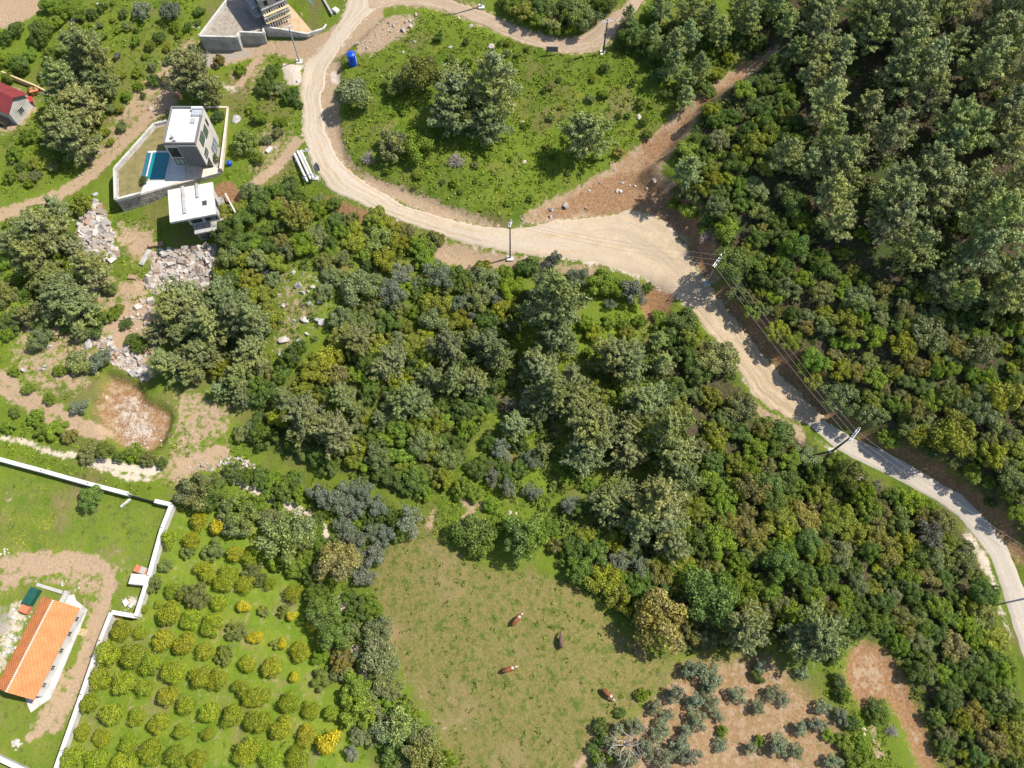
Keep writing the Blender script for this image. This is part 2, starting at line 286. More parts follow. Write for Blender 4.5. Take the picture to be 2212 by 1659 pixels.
M['stone_block'] = simple('stone_block', [(.17,.16,.15),(.36,.33,.3),(.5,.46,.42)], 1.1, .95, 1.0, 3.0, dist=.25)
M['rubber_and_hole_black'] = simple('rubber_and_hole_black', [(.02,.02,.022),(.04,.04,.042)], 3, .7, 0)  # tyres and seat; also the painted dark of open window holes
M['red_paint'] = simple('red_paint', [(.35,.03,.03),(.42,.05,.045)], 1.5, .6, 0)
M['yellow_paint'] = simple('yellow_paint', [(.6,.35,.1),(.7,.42,.15)], 1.5, .6, 0)
M['tarp'] = simple('tarp', [(.02,.2,.3),(.05,.32,.45)], 1.2, .5, .3)
M['paving'] = simple('paving', [(.52,.42,.33),(.6,.5,.41),(.68,.6,.52)], 1.4, .9, .2)
M['yard_gravel'] = simple('yard_gravel', [(.2,.17,.14),(.3,.26,.21),(.38,.33,.27)], 1.1, .95, .6, 6)
M['sand'] = simple('sand', [(.4,.28,.16),(.52,.38,.24)], .8, .95, .4)
M['lawn_dry'] = simple('lawn_dry', [(.13,.12,.045),(.2,.17,.07),(.26,.2,.1)], .7, .95, .5, 8)
M['cow_hide'] = simple('cow_hide', [(.17,.055,.02),(.24,.085,.035)], 1.5, .7, .1)
M['cow_dark'] = simple('cow_dark', [(.07,.045,.035),(.17,.11,.08)], 2.5, .7, .1)
M['cow_white'] = simple('cow_white', [(.4,.36,.32),(.52,.48,.44)], 2.5, .7, .1)
M['horn'] = simple('horn', [(.4,.35,.28),(.5,.45,.36)], 3, .5, 0)
M['stone'] = simple('stone', [(.3,.22,.17),(.48,.42,.37),(.62,.58,.54)], .9, .95, .6, 4)
M['limestone'] = simple('limestone', [(.22,.21,.2),(.36,.35,.33),(.5,.48,.45)], 1.2, .95, .6, 4)
def glass_mat(name, col, rough=.08):
    m, n, l, b = new_mat(name); b.inputs['Base Color'].default_value = (*col, 1); b.inputs['Roughness'].default_value = rough; b.inputs['Specular IOR Level'].default_value = .8
    t = n.new('ShaderNodeTexNoise'); t.inputs['Scale'].default_value = 2.0; bp = n.new('ShaderNodeBump'); bp.inputs['Strength'].default_value = .03
    l.new(t.outputs['Fac'], bp.inputs['Height']); l.new(bp.outputs[0], b.inputs['Normal']); return m
M['glass'] = glass_mat('glass', (.03,.045,.05)); M['green_glass'] = glass_mat('green_glass', (.08,.13,.11))
M['pool_water'] = glass_mat('pool_water', (.01,.2,.23), .05); M['pool_tile'] = simple('pool_tile', [(.03,.1,.16),(.05,.15,.22)], 3, .3, 0)
M['pale_glass'] = glass_mat('pale_glass', (.28,.36,.36))
def tile_roof(name, c0, c1, ang, pitch=.33):
    m, n, l, b = new_mat(name); tc = n.new('ShaderNodeTexCoord'); mp = n.new('ShaderNodeMapping'); mp.inputs['Rotation'].default_value = (0, 0, ang)
    l.new(tc.outputs['Object'], mp.inputs[0]); w = n.new('ShaderNodeTexWave'); w.inputs['Scale'].default_value = 1/pitch*.33; w.bands_direction = 'X'; w.inputs['Distortion'].default_value = .3
    l.new(mp.outputs[0], w.inputs[0]); w2 = n.new('ShaderNodeTexWave'); w2.bands_direction = 'Y'; w2.inputs['Scale'].default_value = .75; l.new(mp.outputs[0], w2.inputs[0])
    c, f = noise_col(n, l, [c0, c1], .8, coord=tc.outputs['Object']); mx = n.new('ShaderNodeMix'); mx.data_type = 'RGBA'; mx.blend_type = 'MULTIPLY'; mx.inputs[0].default_value = .22
    l.new(c, mx.inputs[6]); l.new(w.outputs['Color'], mx.inputs[7]); l.new(mx.outputs[2], b.inputs['Base Color'])
    ad = n.new('ShaderNodeMath'); ad.operation = 'ADD'; l.new(w.outputs['Fac'], ad.inputs[0]); l.new(w2.outputs['Fac'], ad.inputs[1])
    bp = n.new('ShaderNodeBump'); bp.inputs['Strength'].default_value = .5; bp.inputs['Distance'].default_value = .05; l.new(ad.outputs[0], bp.inputs['Height']); l.new(bp.outputs[0], b.inputs['Normal'])
    b.inputs['Roughness'].default_value = .7; return m
def foliage(name, trans=.28, island=.55, hue=(1.12,1.1,.65), fruit=None, nscale=.6):
    m, n, l, b = new_mat(name); oi = n.new('ShaderNodeObjectInfo'); ge = n.new('ShaderNodeNewGeometry')
    tc = n.new('ShaderNodeTexCoord'); t = n.new('ShaderNodeTexNoise'); t.inputs['Scale'].default_value = nscale; t.inputs['Detail'].default_value = 3
    va = n.new('ShaderNodeVectorMath'); va.operation = 'ADD'; l.new(tc.outputs['Object'], va.inputs[0])
    cx = n.new('ShaderNodeCombineXYZ'); mu = n.new('ShaderNodeMath'); mu.operation = 'MULTIPLY'; mu.inputs[1].default_value = 37; l.new(oi.outputs['Random'], mu.inputs[0]); l.new(mu.outputs[0], cx.inputs[0]); l.new(cx.outputs[0], va.inputs[1])
    l.new(va.outputs[0], t.inputs['Vector'])
    mr = n.new('ShaderNodeMapRange'); mr.inputs[1].default_value = 0; mr.inputs[2].default_value = 1; mr.inputs[3].default_value = 1-island; mr.inputs[4].default_value = 1+island; l.new(ge.outputs['Random Per Island'], mr.inputs[0])
    vm = n.new('ShaderNodeVectorMath'); vm.operation = 'SCALE'; l.new(oi.outputs['Color'], vm.inputs[0]); l.new(mr.outputs[0], vm.inputs['Scale'])
    m2 = n.new('ShaderNodeMix'); m2.data_type = 'RGBA'; m2.blend_type = 'MULTIPLY'; m2.inputs[7].default_value = (*hue, 1)
    r2 = n.new('ShaderNodeMapRange'); r2.inputs[1].default_value = .42; r2.inputs[2].default_value = .62; l.new(t.outputs['Fac'], r2.inputs[0]); l.new(r2.outputs[0], m2.inputs[0]); l.new(vm.outputs[0], m2.inputs[6])
    out = m2.outputs[2]
    if fruit:
        gt = n.new('ShaderNodeMath'); gt.operation = 'GREATER_THAN'; gt.inputs[1].default_value = fruit[1]; ml = n.new('ShaderNodeMath'); ml.operation = 'FRACT'; m9 = n.new('ShaderNodeMath'); m9.operation = 'MULTIPLY'; m9.inputs[1].default_value = 17.3
        l.new(ge.outputs['Random Per Island'], m9.inputs[0]); l.new(m9.outputs[0], ml.inputs[0]); l.new(ml.outputs[0], gt.inputs[0])
        m3 = n.new('ShaderNodeMix'); m3.data_type = 'RGBA'; m3.inputs[7].default_value = (*fruit[0], 1); l.new(gt.outputs[0], m3.inputs[0]); l.new(out, m3.inputs[6]); out = m3.outputs[2]
    l.new(out, b.inputs['Base Color']); b.inputs['Roughness'].default_value = .6; b.inputs['Specular IOR Level'].default_value = .25
    tr = n.new('ShaderNodeBsdfTranslucent'); l.new(out, tr.inputs[0]); ms = n.new('ShaderNodeMixShader'); ms.inputs[0].default_value = trans
    l.new(b.outputs[0], ms.inputs[1]); l.new(tr.outputs[0], ms.inputs[2]); l.new(ms.outputs[0], n['Material Output'].inputs[0]); return m
M['leaf'] = foliage('leaf'); M['needle'] = foliage('needle', .2, .45, (1.15,1.1,.75)); M['olive_leaf'] = foliage('olive_leaf', .2, .4, (1.0,1.0,1.0))
M['citrus_leaf'] = foliage('citrus_leaf', .25, .5, (1.08,1.03,.7), ((.45,.4,.02), .95), .8)
M['yellow_leaf'] = foliage('yellow_leaf', .25, .4, (1.3,1.1,.6), ((.5,.4,.02), .5), .8)

# ------------------------------------------------------------------ ground sheet
ax_ = axis(X0+5, X1-5, ST, 5000); ay_ = axis(Y0+5, Y1-5, ST, 5000)
AX, AY = np.meshgrid(ax_, ay_)
ins = (AX > X0+1) & (AX < X1-1) & (AY > Y0+1) & (AY < Y1-1)
edge = samp(HZ, AX, AY); basez = T0(AX, AY)
AZ = np.where(ins, edge, basez-3.0*0)
nx, ny = len(ax_), len(ay_); idx = np.arange(nx*ny).reshape(ny, nx)
F = np.stack([idx[:-1, :-1], idx[:-1, 1:], idx[1:, 1:], idx[1:, :-1]], -1).reshape(-1, 4)
gme = mesh_np('ground', np.stack([AX, AY, AZ], -1).reshape(-1, 3), F, True)
def cattr(name, a, b, c):
    at = gme.color_attributes.new(name, 'FLOAT_COLOR', 'POINT')
    d = np.ones((nx*ny, 4), np.float32)
    for i, k in enumerate((a, b, c)): d[:, i] = (samp(Wt[k], AX, AY)*ins).ravel()
    at.data.foreach_set('color', d.ravel())
cattr('dug_zones', 'mud', 'furrow', 'grey'); cattr('earth_zones', 'pale', 'tan', 'red'); cattr('plant_zones', 'dry', 'lime', 'litter'); cattr('stone_zones', 'rubble', 'flower', 'grey')
m, n, l, b = new_mat('ground_cover'); M['ground'] = m
geo = n.new('ShaderNodeNewGeometry'); co = geo.outputs['Position']
def nz(scale, detail=5, rough=.6):
    t = n.new('ShaderNodeTexNoise'); t.inputs['Scale'].default_value = scale; t.inputs['Detail'].default_value = detail; t.inputs['Roughness'].default_value = rough; l.new(co, t.inputs['Vector']); return t.outputs['Fac']
def mrange(s, a, b_, c=0, d=1):
    r = n.new('ShaderNodeMapRange'); r.inputs[1].default_value = a; r.inputs[2].default_value = b_; r.inputs[3].default_value = c; r.inputs[4].default_value = d; l.new(s, r.inputs[0]); return r.outputs[0]
def mixc(f, a, c, blend='MIX'):
    x = n.new('ShaderNodeMix'); x.data_type = 'RGBA'; x.blend_type = blend
    if isinstance(f, float): x.inputs[0].default_value = f
    else: l.new(f, x.inputs[0])
    for i, s in ((6, a), (7, c)):
        if isinstance(s, tuple): x.inputs[i].default_value = (*s, 1)
        else: l.new(s, x.inputs[i])
    return x.outputs[2]
def math_(op, a, c):
    x = n.new('ShaderNodeMath'); x.operation = op
    for i, s in ((0, a), (1, c)):
        if isinstance(s, (int, float)): x.inputs[i].default_value = s
        else: l.new(s, x.inputs[i])
    return x.outputs[0]
ch = {}
for nm, ks in (('dug_zones', ('mud','furrow','grey')), ('earth_zones', ('pale','tan','red')), ('plant_zones', ('dry','lime','litter')), ('stone_zones', ('rubble','flower','grey'))):
    at = n.new('ShaderNodeAttribute'); at.attribute_name = nm; sc = n.new('ShaderNodeSeparateColor'); l.new(at.outputs['Color'], sc.inputs[0])
    for i, k in enumerate(ks): ch[k] = sc.outputs[i]
n_edge = nz(.9, 7, .7); n_big = nz(.05, 4); n_mid = nz(.28, 6, .65); n_fine = nz(2.6, 6, .75); n_grit = nz(7, 3, .7); n_lrg = nz(.12, 5, .6)
def zw(k, amp=.9, w=.12, nn=None):
    s = math_('ADD', ch[k], mrange(nn or n_edge, .25, .75, -amp/2, amp/2)); return mrange(s, .5-w, .5+w)
g1 = mixc(mrange(n_mid, .4, .62), (.085,.135,.015), (.16,.19,.03))
g2 = mixc(mrange(n_big, .42, .6), g1, (.14,.195,.02)); g3 = mixc(mrange(n_lrg, .52, .66), g2, (.17,.15,.055)); g4 = mixc(mrange(n_fine, .58, .74), g3, (.05,.09,.012))
g5 = mixc(mrange(n_fine, .42, .3), g4, (.19,.19,.06))
limec = mixc(mrange(n_mid, .35, .65), (.12,.2,.018), (.2,.25,.03)); limec = mixc(mrange(n_lrg, .52, .68), limec, (.23,.2,.08))
dryc = mixc(mrange(n_fine, .4, .62), (.15,.145,.04), (.24,.19,.075)); dryc = mixc(mrange(n_edge, .5, .62), dryc, (.085,.125,.02)); dryc = mixc(mrange(n_lrg, .55, .7), dryc, (.27,.2,.1))
litc = mixc(mrange(n_fine, .38, .62), (.05,.045,.025), (.12,.09,.055)); litc = mixc(mrange(n_mid, .48, .6), litc, (.055,.085,.022))
redc = mixc(mrange(n_fine, .35, .65), (.19,.105,.05), (.36,.205,.105)); redc = mixc(mrange(n_grit, .64, .74), redc, (.55,.42,.32))
tanc = mixc(mrange(n_fine, .35, .65), (.28,.195,.12), (.44,.325,.215)); tanc = mixc(mrange(n_mid, .45, .65), tanc, (.38,.27,.17)); tanc = mixc(mrange(n_grit, .66, .74), tanc, (.6,.52,.42))
palc = mixc(mrange(n_fine, .3, .65), (.46,.37,.28), (.62,.53,.43)); rubc = mixc(mrange(n_fine, .35, .6), (.28,.2,.14), (.58,.5,.42)); gryc = mixc(mrange(n_fine, .3, .7), (.26,.22,.18), (.38,.34,.29))
c = mixc(zw('lime', .9, .35), g5, limec); c = mixc(zw('dry', 1.1, .25), c, dryc)
c = mixc(zw('litter', 1.0, .25), c, litc); c = mixc(zw('red', .95, .1, n_fine), c, redc); c = mixc(zw('tan', .95, .12), c, tanc); c = mixc(zw('mud', .9, .2, n_mid), c, mixc(mrange(n_fine, .35, .6), (.16,.09,.045), (.34,.205,.115))); c = mixc(zw('pale', .8, .12), c, palc)
c = mixc(zw('rubble', .8, .1), c, rubc); c = mixc(zw('grey', .8, .2), c, gryc)
wv = n.new('ShaderNodeTexWave'); wv.inputs['Scale'].default_value = 1.1; wv.inputs['Distortion'].default_value = 3.5; wv.inputs['Detail'].default_value = 3; wv.inputs['Detail Scale'].default_value = 1.2
mpw = n.new('ShaderNodeMapping'); mpw.inputs['Rotation'].default_value = (0, 0, math.radians(-52)); l.new(co, mpw.inputs[0]); l.new(mpw.outputs[0], wv.inputs[0]); fw = math_('MULTIPLY', ch['furrow'], mrange(wv.outputs['Fac'], .2, .9, 0, .6)); c = mixc(fw, c, (.32,.225,.13))
fl = math_('MULTIPLY', mrange(n_fine, .56, .6), zw('flower', 1.0, .2, n_mid)); c = mixc(fl, c, (.42,.36,.02))
l.new(c, b.inputs['Base Color']); b.inputs['Roughness'].default_value = .95; b.inputs['Specular IOR Level'].default_value = .1
hgt = math_('ADD', math_('MULTIPLY', n_fine, .5), math_('ADD', math_('MULTIPLY', n_edge, .9), math_('MULTIPLY', n_grit, .15)))
bare = math_('ADD', math_('ADD', ch['pale'], ch['tan']), math_('MULTIPLY', ch['dry'], .5)); bst = mrange(bare, 0, 1, .85, .45)
bp = n.new('ShaderNodeBump'); bp.inputs['Distance'].default_value = .45; l.new(hgt, bp.inputs['Height']); l.new(bst, bp.inputs['Strength']); l.new(bp.outputs[0], b.inputs['Normal'])
tag(link('ground', gme, m), kind='structure')

# roads: their own sheets over the ground
def resamp(pts, n_):
    p = np.array(pts, float); d = np.r_[0, np.cumsum(np.hypot(*np.diff(p, axis=0).T))]; t = np.linspace(0, d[-1], n_)
    return np.stack([np.interp(t, d, p[:, 0]), np.interp(t, d, p[:, 1])], -1)
def road_mat(name, c0, c1, c2, bump, chalk=False):
    m, n, l, b = new_mat(name); at = n.new('ShaderNodeAttribute'); at.attribute_name = 'lane'; g = n.new('ShaderNodeNewGeometry')
    mp = n.new('ShaderNodeMapping'); mp.inputs['Scale'].default_value = (9, .05, 1); l.new(at.outputs['Vector'], mp.inputs[0])
    a1, _ = noise_col(n, l, [c0, c1], .5, 7, .7, g.outputs['Position'], .35, .65); _, f = noise_col(n, l, [c0, c1], 1.0, 4, .6, mp.outputs[0])
    mr = n.new('ShaderNodeMapRange'); mr.inputs[1].default_value = .42; mr.inputs[2].default_value = .66; l.new(f, mr.inputs[0])
    mx = n.new('ShaderNodeMix'); mx.data_type = 'RGBA'; mx.inputs[7].default_value = (*c2, 1); l.new(mr.outputs[0], mx.inputs[0]); l.new(a1, mx.inputs[6])
    t = n.new('ShaderNodeTexNoise'); t.inputs['Scale'].default_value = 5; t.inputs['Detail'].default_value = 6; l.new(g.outputs['Position'], t.inputs['Vector'])
    m3 = n.new('ShaderNodeMix'); m3.data_type = 'RGBA'; m3.blend_type = 'MULTIPLY'; m3.inputs[0].default_value = .35; m4 = n.new('ShaderNodeMapRange'); m4.inputs[1].default_value = .35; m4.inputs[2].default_value = .6; m4.inputs[3].default_value = .55; l.new(t.outputs['Fac'], m4.inputs[0])
    if chalk:                                                          # white limestone gravel has been spread on the western stretch
        sx = n.new('ShaderNodeSeparateXYZ'); l.new(g.outputs['Position'], sx.inputs[0]); r5 = n.new('ShaderNodeMapRange'); r5.inputs[1].default_value = 45; r5.inputs[2].default_value = -15; r5.inputs[4].default_value = .8; l.new(sx.outputs[0], r5.inputs[0])
        m5 = n.new('ShaderNodeMix'); m5.data_type = 'RGBA'; m5.inputs[7].default_value = (.58,.5,.4,1); m6 = n.new('ShaderNodeMath'); m6.operation = 'MULTIPLY'; m7 = n.new('ShaderNodeMapRange'); m7.inputs[1].default_value = .4; m7.inputs[2].default_value = .55; l.new(f, m7.inputs[0]); l.new(m7.outputs[0], m6.inputs[0]); l.new(r5.outputs[0], m6.inputs[1])
        l.new(m6.outputs[0], m5.inputs[0]); l.new(mx.outputs[2], m5.inputs[6]); mx = m5
    l.new(mx.outputs[2], m3.inputs[6]); l.new(m4.outputs[0], m3.inputs[7]); l.new(m3.outputs[2], b.inputs['Base Color'])
    bp = n.new('ShaderNodeBump'); bp.inputs['Strength'].default_value = bump; bp.inputs['Distance'].default_value = .15; l.new(t.outputs['Fac'], bp.inputs['Height']); l.new(bp.outputs[0], b.inputs['Normal']); b.inputs['Roughness'].default_value = .95; return m
def road(name, L, R, mat, n_=260, m_=14, jag=.5, dz=.06):
    A = resamp(L, n_); B = resamp(R, n_); V = []; lane = []; dist = 0
    jl = np.convolve(RNG.random(n_)-.5, [.3,.4,.3], 'same')*2; jr = np.convolve(RNG.random(n_)-.5, [.3,.4,.3], 'same')*2; prev = None
    for i in range(n_):
        a = Vector(G0(*A[i])).to_3d(); c = Vector(G0(*B[i])).to_3d(); d = (c-a).normalized(); a = a-d*jl[i]*jag; c = c+d*jr[i]*jag
        mid = (a+c)/2; dist += (mid-prev).length if prev else 0; prev = mid
        for j in range(m_+1):
            p = a.lerp(c, j/m_); V.append((p.x, p.y, 0)); lane.append((j/m_, dist, 0))
    V = np.array(V); V[:, 2] = samp(HZS, V[:, 0], V[:, 1])+dz
    E = np.arange(len(V)) % (m_+1); V[(E == 0) | (E == m_), 2] -= .18
    ix = np.arange(n_*(m_+1)).reshape(n_, m_+1); F = np.stack([ix[:-1, :-1], ix[:-1, 1:], ix[1:, 1:], ix[1:, :-1]], -1).reshape(-1, 4)
    me = mesh_np(name, V, F, True); at = me.attributes.new('lane', 'FLOAT_VECTOR', 'POINT'); at.data.foreach_set('vector', np.array(lane, np.float32).ravel())
    tag(link(name, me, mat), kind='structure')
HZS = np.maximum(blur(HZ, 1, 1), HZ)
road('gravel_road', GRAV_L, GRAV_R, road_mat('gravel_road', (.42,.315,.2), (.54,.42,.28), (.33,.24,.145), .45, True), 420, 18)
road('gravel_road', TOP_L, TOP_R, road_mat('dirt_road', (.4,.3,.2), (.5,.385,.27), (.34,.245,.16), .3), 200, 10, dz=.09)
road('concrete_road', CONC_L, CONC_R, road_mat('concrete_road', (.46,.4,.325), (.51,.45,.37), (.42,.36,.29), .1), 200, 8, .12, dz=.14)

# ------------------------------------------------------------------ plants: one source mesh per kind and shape, copied with its own place, size and tint
def rdir(n): 
    v = RNG.normal(size=(n, 3)); return v/np.linalg.norm(v, axis=1, keepdims=True)
def leaves(C, N, size, asp=1.4, jit=.6):
    n = len(C); N = N+rdir(n)*jit; N /= np.linalg.norm(N, axis=1, keepdims=True)
    U = np.cross(N, rdir(n)); U /= np.linalg.norm(U, axis=1, keepdims=True)+1e-9; Vv = np.cross(N, U)
    s = (size*(.6+.8*RNG.random(n)))[:, None]; U = U*s*asp; Vv = Vv*s
    V = np.stack([C-U, C-Vv*.8+N*s*.15, C+U, C+Vv*.8+N*s*.15], 1).reshape(-1, 3); return V
def qf(n): return np.arange(n*4).reshape(n, 4)
def lobed(K, n, rl, size, flat=.8, spread=.62, low=-.35, top=.0, jit=.6):
    """leafy crown of unit radius: leaves over K overlapping lobes of unequal size"""
    c = rdir(K)*(RNG.random((K, 1))**.45)*spread; c[:, 2] = np.abs(c[:, 2])*flat-.12; r = rl*(.65+.7*RNG.random(K))
    k = RNG.choice(K, n, p=r**2/np.sum(r**2)); d = rdir(n); d[:, 2] = np.where(d[:, 2] < low, -d[:, 2], d[:, 2])
    rr = r[k]*(1-.28*RNG.random(n)**1.5)*(1+.12*RNG.normal(size=n)); C = c[k]+d*rr[:, None]
    dd = np.linalg.norm(C[:, None, :]-c[None], axis=2)/r[None]; keep = np.sum(dd < .72, axis=1) == 0
    C, d = C[keep], d[keep]; return leaves(C, d, size*(1 if np.isscalar(size) else 1), 1.3, jit)
def tubes(segs, n=5):
    V, F = [], []
    for a, b, r0, r1 in segs:
        a = np.array(a, float); b = np.array(b, float); d = b-a; d /= np.linalg.norm(d)+1e-9; u = np.cross(d, [.3, .5, .81]); u /= np.linalg.norm(u); w = np.cross(d, u); o = len(V)
        for c, r in ((a, r0), (b, r1)):
            for i in range(n):
                t = 2*math.pi*i/n; V.append(c+(u*math.cos(t)+w*math.sin(t))*r)
        F += [(o+i, o+(i+1) % n, o+n+(i+1) % n, o+n+i) for i in range(n)]
    return np.array(V), np.array(F)
def limb(a, b, r0, r1, k=4, bend=.06):
    a = np.array(a, float); b = np.array(b, float); L = np.linalg.norm(b-a); pts = [a+(b-a)*i/k+(RNG.normal(size=3)*bend*L if 0 < i < k else 0) for i in range(k+1)]
    return [(pts[i], pts[i+1], r0+(r1-r0)*i/k, r0+(r1-r0)*(i+1)/k) for i in range(k)]
def pine(seed, tall=1.55, nb=46, dens=1.0, cone=.0):
    global RNG; RNG = np.random.default_rng(seed); C, N, segs = [], [], []; lean = RNG.normal(size=2)*.06
    segs += limb((0, 0, -.1), (lean[0], lean[1], tall*.96), .045, .012, 6, .01)
    ga = 2.39996; ph = RNG.random()*6
    for i in range(nb):
        t = (i+.5)/nb; z = tall*(.24+.72*t); prof = (1-t)**(.55+cone*.6)*(.55+.45*min(1, t*4))
        L = max(.14, prof*(.6+.75*RNG.random())); az = ph+i*ga+RNG.normal()*.3; el = .15+.75*t+RNG.normal()*.1
        d = np.array([math.cos(az)*math.cos(el), math.sin(az)*math.cos(el), math.sin(el)]); p0 = np.array([lean[0]*t, lean[1]*t, z-.12])
        segs += limb(p0, p0+d*L, .013*(1-.5*t), .004, 3, .05)
        nt = int(5+8*L)
        for j in range(nt):
            s = .38+.62*(j+RNG.random())/nt; side = np.array([-d[1], d[0], 0])*RNG.normal()*.22*L*(1.2-s*.75); up = np.array([0, 0, .05*RNG.random()])
            q = p0+d*L*s+side+up; m_ = int(15*dens*(.7+.6*RNG.random())); dd = rdir(m_); dd[:, 2] = np.where(dd[:, 2] < -.3, -dd[:, 2], dd[:, 2])
            rr = (.05+.03*RNG.random())*(.55+.45*RNG.random((m_, 1))); e = d+side*1.5; e /= np.linalg.norm(e); C.append(q+dd*rr+e*(dd@e)[:, None]*rr*1.1); N.append(dd+e*.25+np.array([0, 0, .25]))
    C = np.vstack(C); D = np.vstack(N); V = leaves(C, D/np.linalg.norm(D, axis=1, keepdims=True), .021, 2.3, .6)
    return V, tubes(segs)
def crown_mesh(name, V, mat):
    me = mesh_np(name, V, qf(len(V)//4)); me.materials.append(mat); return me
def wood_mesh(name, tv, mat):
    me = mesh_np(name, tv[0], tv[1], True); me.materials.append(mat); return me
def broad_wood(h, r=.06, nb=7, R=.6):
    s = limb((0, 0, -.15), (0, 0, h*.45), r, r*.7, 3, .03)
    for i in range(nb):
        az = i*2.4+RNG.random(); s += limb((0, 0, h*(.3+.2*RNG.random())), (math.cos(az)*R, math.sin(az)*R, h*(.75+.35*RNG.random())), r*.5, r*.12, 3, .06)
    return tubes(s)
PR = {}
def reg(kind, crown, wood, zc): PR.setdefault(kind, []).append((crown, wood, zc))     # zc: height of the crown's middle, in crown radii
for i in range(7):
    cn, wd = pine(100+i, 1.65+.15*(i % 3), 40+3*(i % 3), 1.15, .45)
    reg('pine', crown_mesh('pine_crown', cn, M['needle']), wood_mesh('pine_trunk', wd, M['pale_bark']), .95)
for i in range(3):
    cn, wd = pine(140+i, 2.3, 54, 1.0, .6)
    reg('cone', crown_mesh('pine_crown', cn, M['needle']), wood_mesh('pine_trunk', wd, M['pale_bark']), 1.25)
for i in range(4):
    cn, wd = pine(170+i, 1.4+.1*(i % 2), 50, 1.15, 0)
    reg('roundpine', crown_mesh('pine_crown', cn, M['needle']), wood_mesh('pine_trunk', wd, M['pale_bark']), .92)
RNG = np.random.default_rng(5)
def shift(V, dz): V = V.copy(); V[:, 2] += dz; return V
for i in range(9):
    V = shift(lobed(18+6*i, 9500, .27-.012*i, .036, spread=.95, flat=.62, jit=.75), .48); reg('shrub', crown_mesh('shrub_foliage', V, M['leaf']), None, .75)
for i in range(4):
    V = shift(lobed(38, 10500, .23, .032, spread=.84, jit=.8), .75); reg('broad', crown_mesh('crown', V, M['leaf']), wood_mesh('trunk', broad_wood(1.0), M['bark']), .95)
for i in range(4):
    V = shift(lobed(20, 4600, .22, .036, spread=.86, jit=1.2), .7); reg('olive', crown_mesh('crown', V, M['olive_leaf']), wood_mesh('trunk', broad_wood(1.0, .07, 9, .7), M['bark']), .9)
for i in range(5):
    V = shift(lobed(30, 8000, .31, .034, spread=.68, flat=.85, low=-.6, jit=.7), .62); reg('citrus', crown_mesh('crown', V, M['citrus_leaf']), wood_mesh('trunk', broad_wood(.8, .05, 6, .45), M['bark']), .8)
V = shift(lobed(16, 3400, .36, .05, spread=.55), .6); reg('yellow', crown_mesh('crown', V, M['yellow_leaf']), wood_mesh('trunk', broad_wood(.8, .05, 6, .45), M['bark']), .8)
for i in range(3):                                                     # fine wispy crown
    V = shift(lobed(40, 6000, .2, .032, spread=.85, jit=1.3), .8); reg('wispy', crown_mesh('crown', V, M['leaf']), wood_mesh('trunk', broad_wood(1.1, .06, 12, .8), M['pale_bark']), 1.0)
for i in range(2):                                                     # leafless brush
    s = []
    for k in range(60):
        az = RNG.random()*6.28; el = .2+1.2*RNG.random(); L = .6+.5*RNG.random(); p = np.array([math.cos(az)*math.cos(el)*L, math.sin(az)*math.cos(el)*L, math.sin(el)*L*.8])
        s += limb((0, 0, 0), p, .02, .006, 3, .07)
        for q in range(4): s += limb(p*.6, p*.6+rdir(1)[0]*.3, .009, .004, 2, .1)
    reg('bare', wood_mesh('bare_branches', tubes(s, 4), M['dead_wood']), None, .35)
KIND = {  # letter: (shape, name, category, tint, words)
 'P': ('pine', 'pine_tree', 'pine tree', (0.29,0.335,0.145), 'grey-green pine'),
 'C': ('cone', 'pine_tree', 'pine tree', (0.26,0.32,0.125), 'narrow green pine'),
 'S': ('shrub', 'evergreen_shrub', 'shrub', (0.125,0.185,0.045), 'dark green shrub'),
 'Y': ('shrub', 'yellow_green_shrub', 'shrub', (0.25,0.28,0.045), 'olive-yellow shrub'),
 'L': ('shrub', 'bright_green_shrub', 'shrub', (0.2,0.285,0.04), 'bright green shrub'),
 'G': ('shrub', 'grey_green_shrub', 'shrub', (0.21,0.245,0.1), 'grey-green shrub'),
 'B': ('shrub', 'brownish_shrub', 'shrub', (0.24,0.23,0.08), 'brownish olive shrub'),
 'E': ('broad', 'broadleaf_tree', 'tree', (0.16,0.24,0.06), 'leafy green tree'),
 'T': ('broad', 'broadleaf_tree', 'tree', (0.31,0.28,0.11), 'tan-green tree'),
 'K': ('broad', 'broadleaf_tree', 'tree', (0.16,0.19,0.045), 'dark olive-green tree'),
 'W': ('wispy', 'broadleaf_tree', 'tree', (0.27,0.31,0.14), 'pale wispy tree'),
 'O': ('citrus', 'orange_tree', 'orange tree', (0.26,0.3,0.025), 'round orange tree'),
 'A': ('yellow', 'orange_tree', 'orange tree', (0.42,0.44,0.03), 'bright yellow orange tree'),
 'D': ('shrub', 'orange_tree', 'orange tree', (0.2,0.24,0.07), 'thin greyish orange tree'),
 'V': ('olive', 'olive_tree', 'olive tree', (0.25,0.285,0.165), 'silvery olive tree'),
 'U': ('olive', 'olive_tree', 'olive tree', (0.2,0.225,0.145), 'grey-blue olive tree'),
 'X': ('bare', 'dry_brush', 'brush', (1,1,1), 'leafless grey brush'),
}
PLANTS = []                                                            # (u, v, diameter in the picture, letter, label or None, group words)
def lst(txt, where, default=None):
    for w in txt.split():
        a = w.split(','); PLANTS.append([float(a[0]), float(a[1]), float(a[2]), a[3] if len(a) > 3 else default, None, where])
def named(u, v, d, k, label, where=None): PLANTS.append([u, v, d, k, label, where])
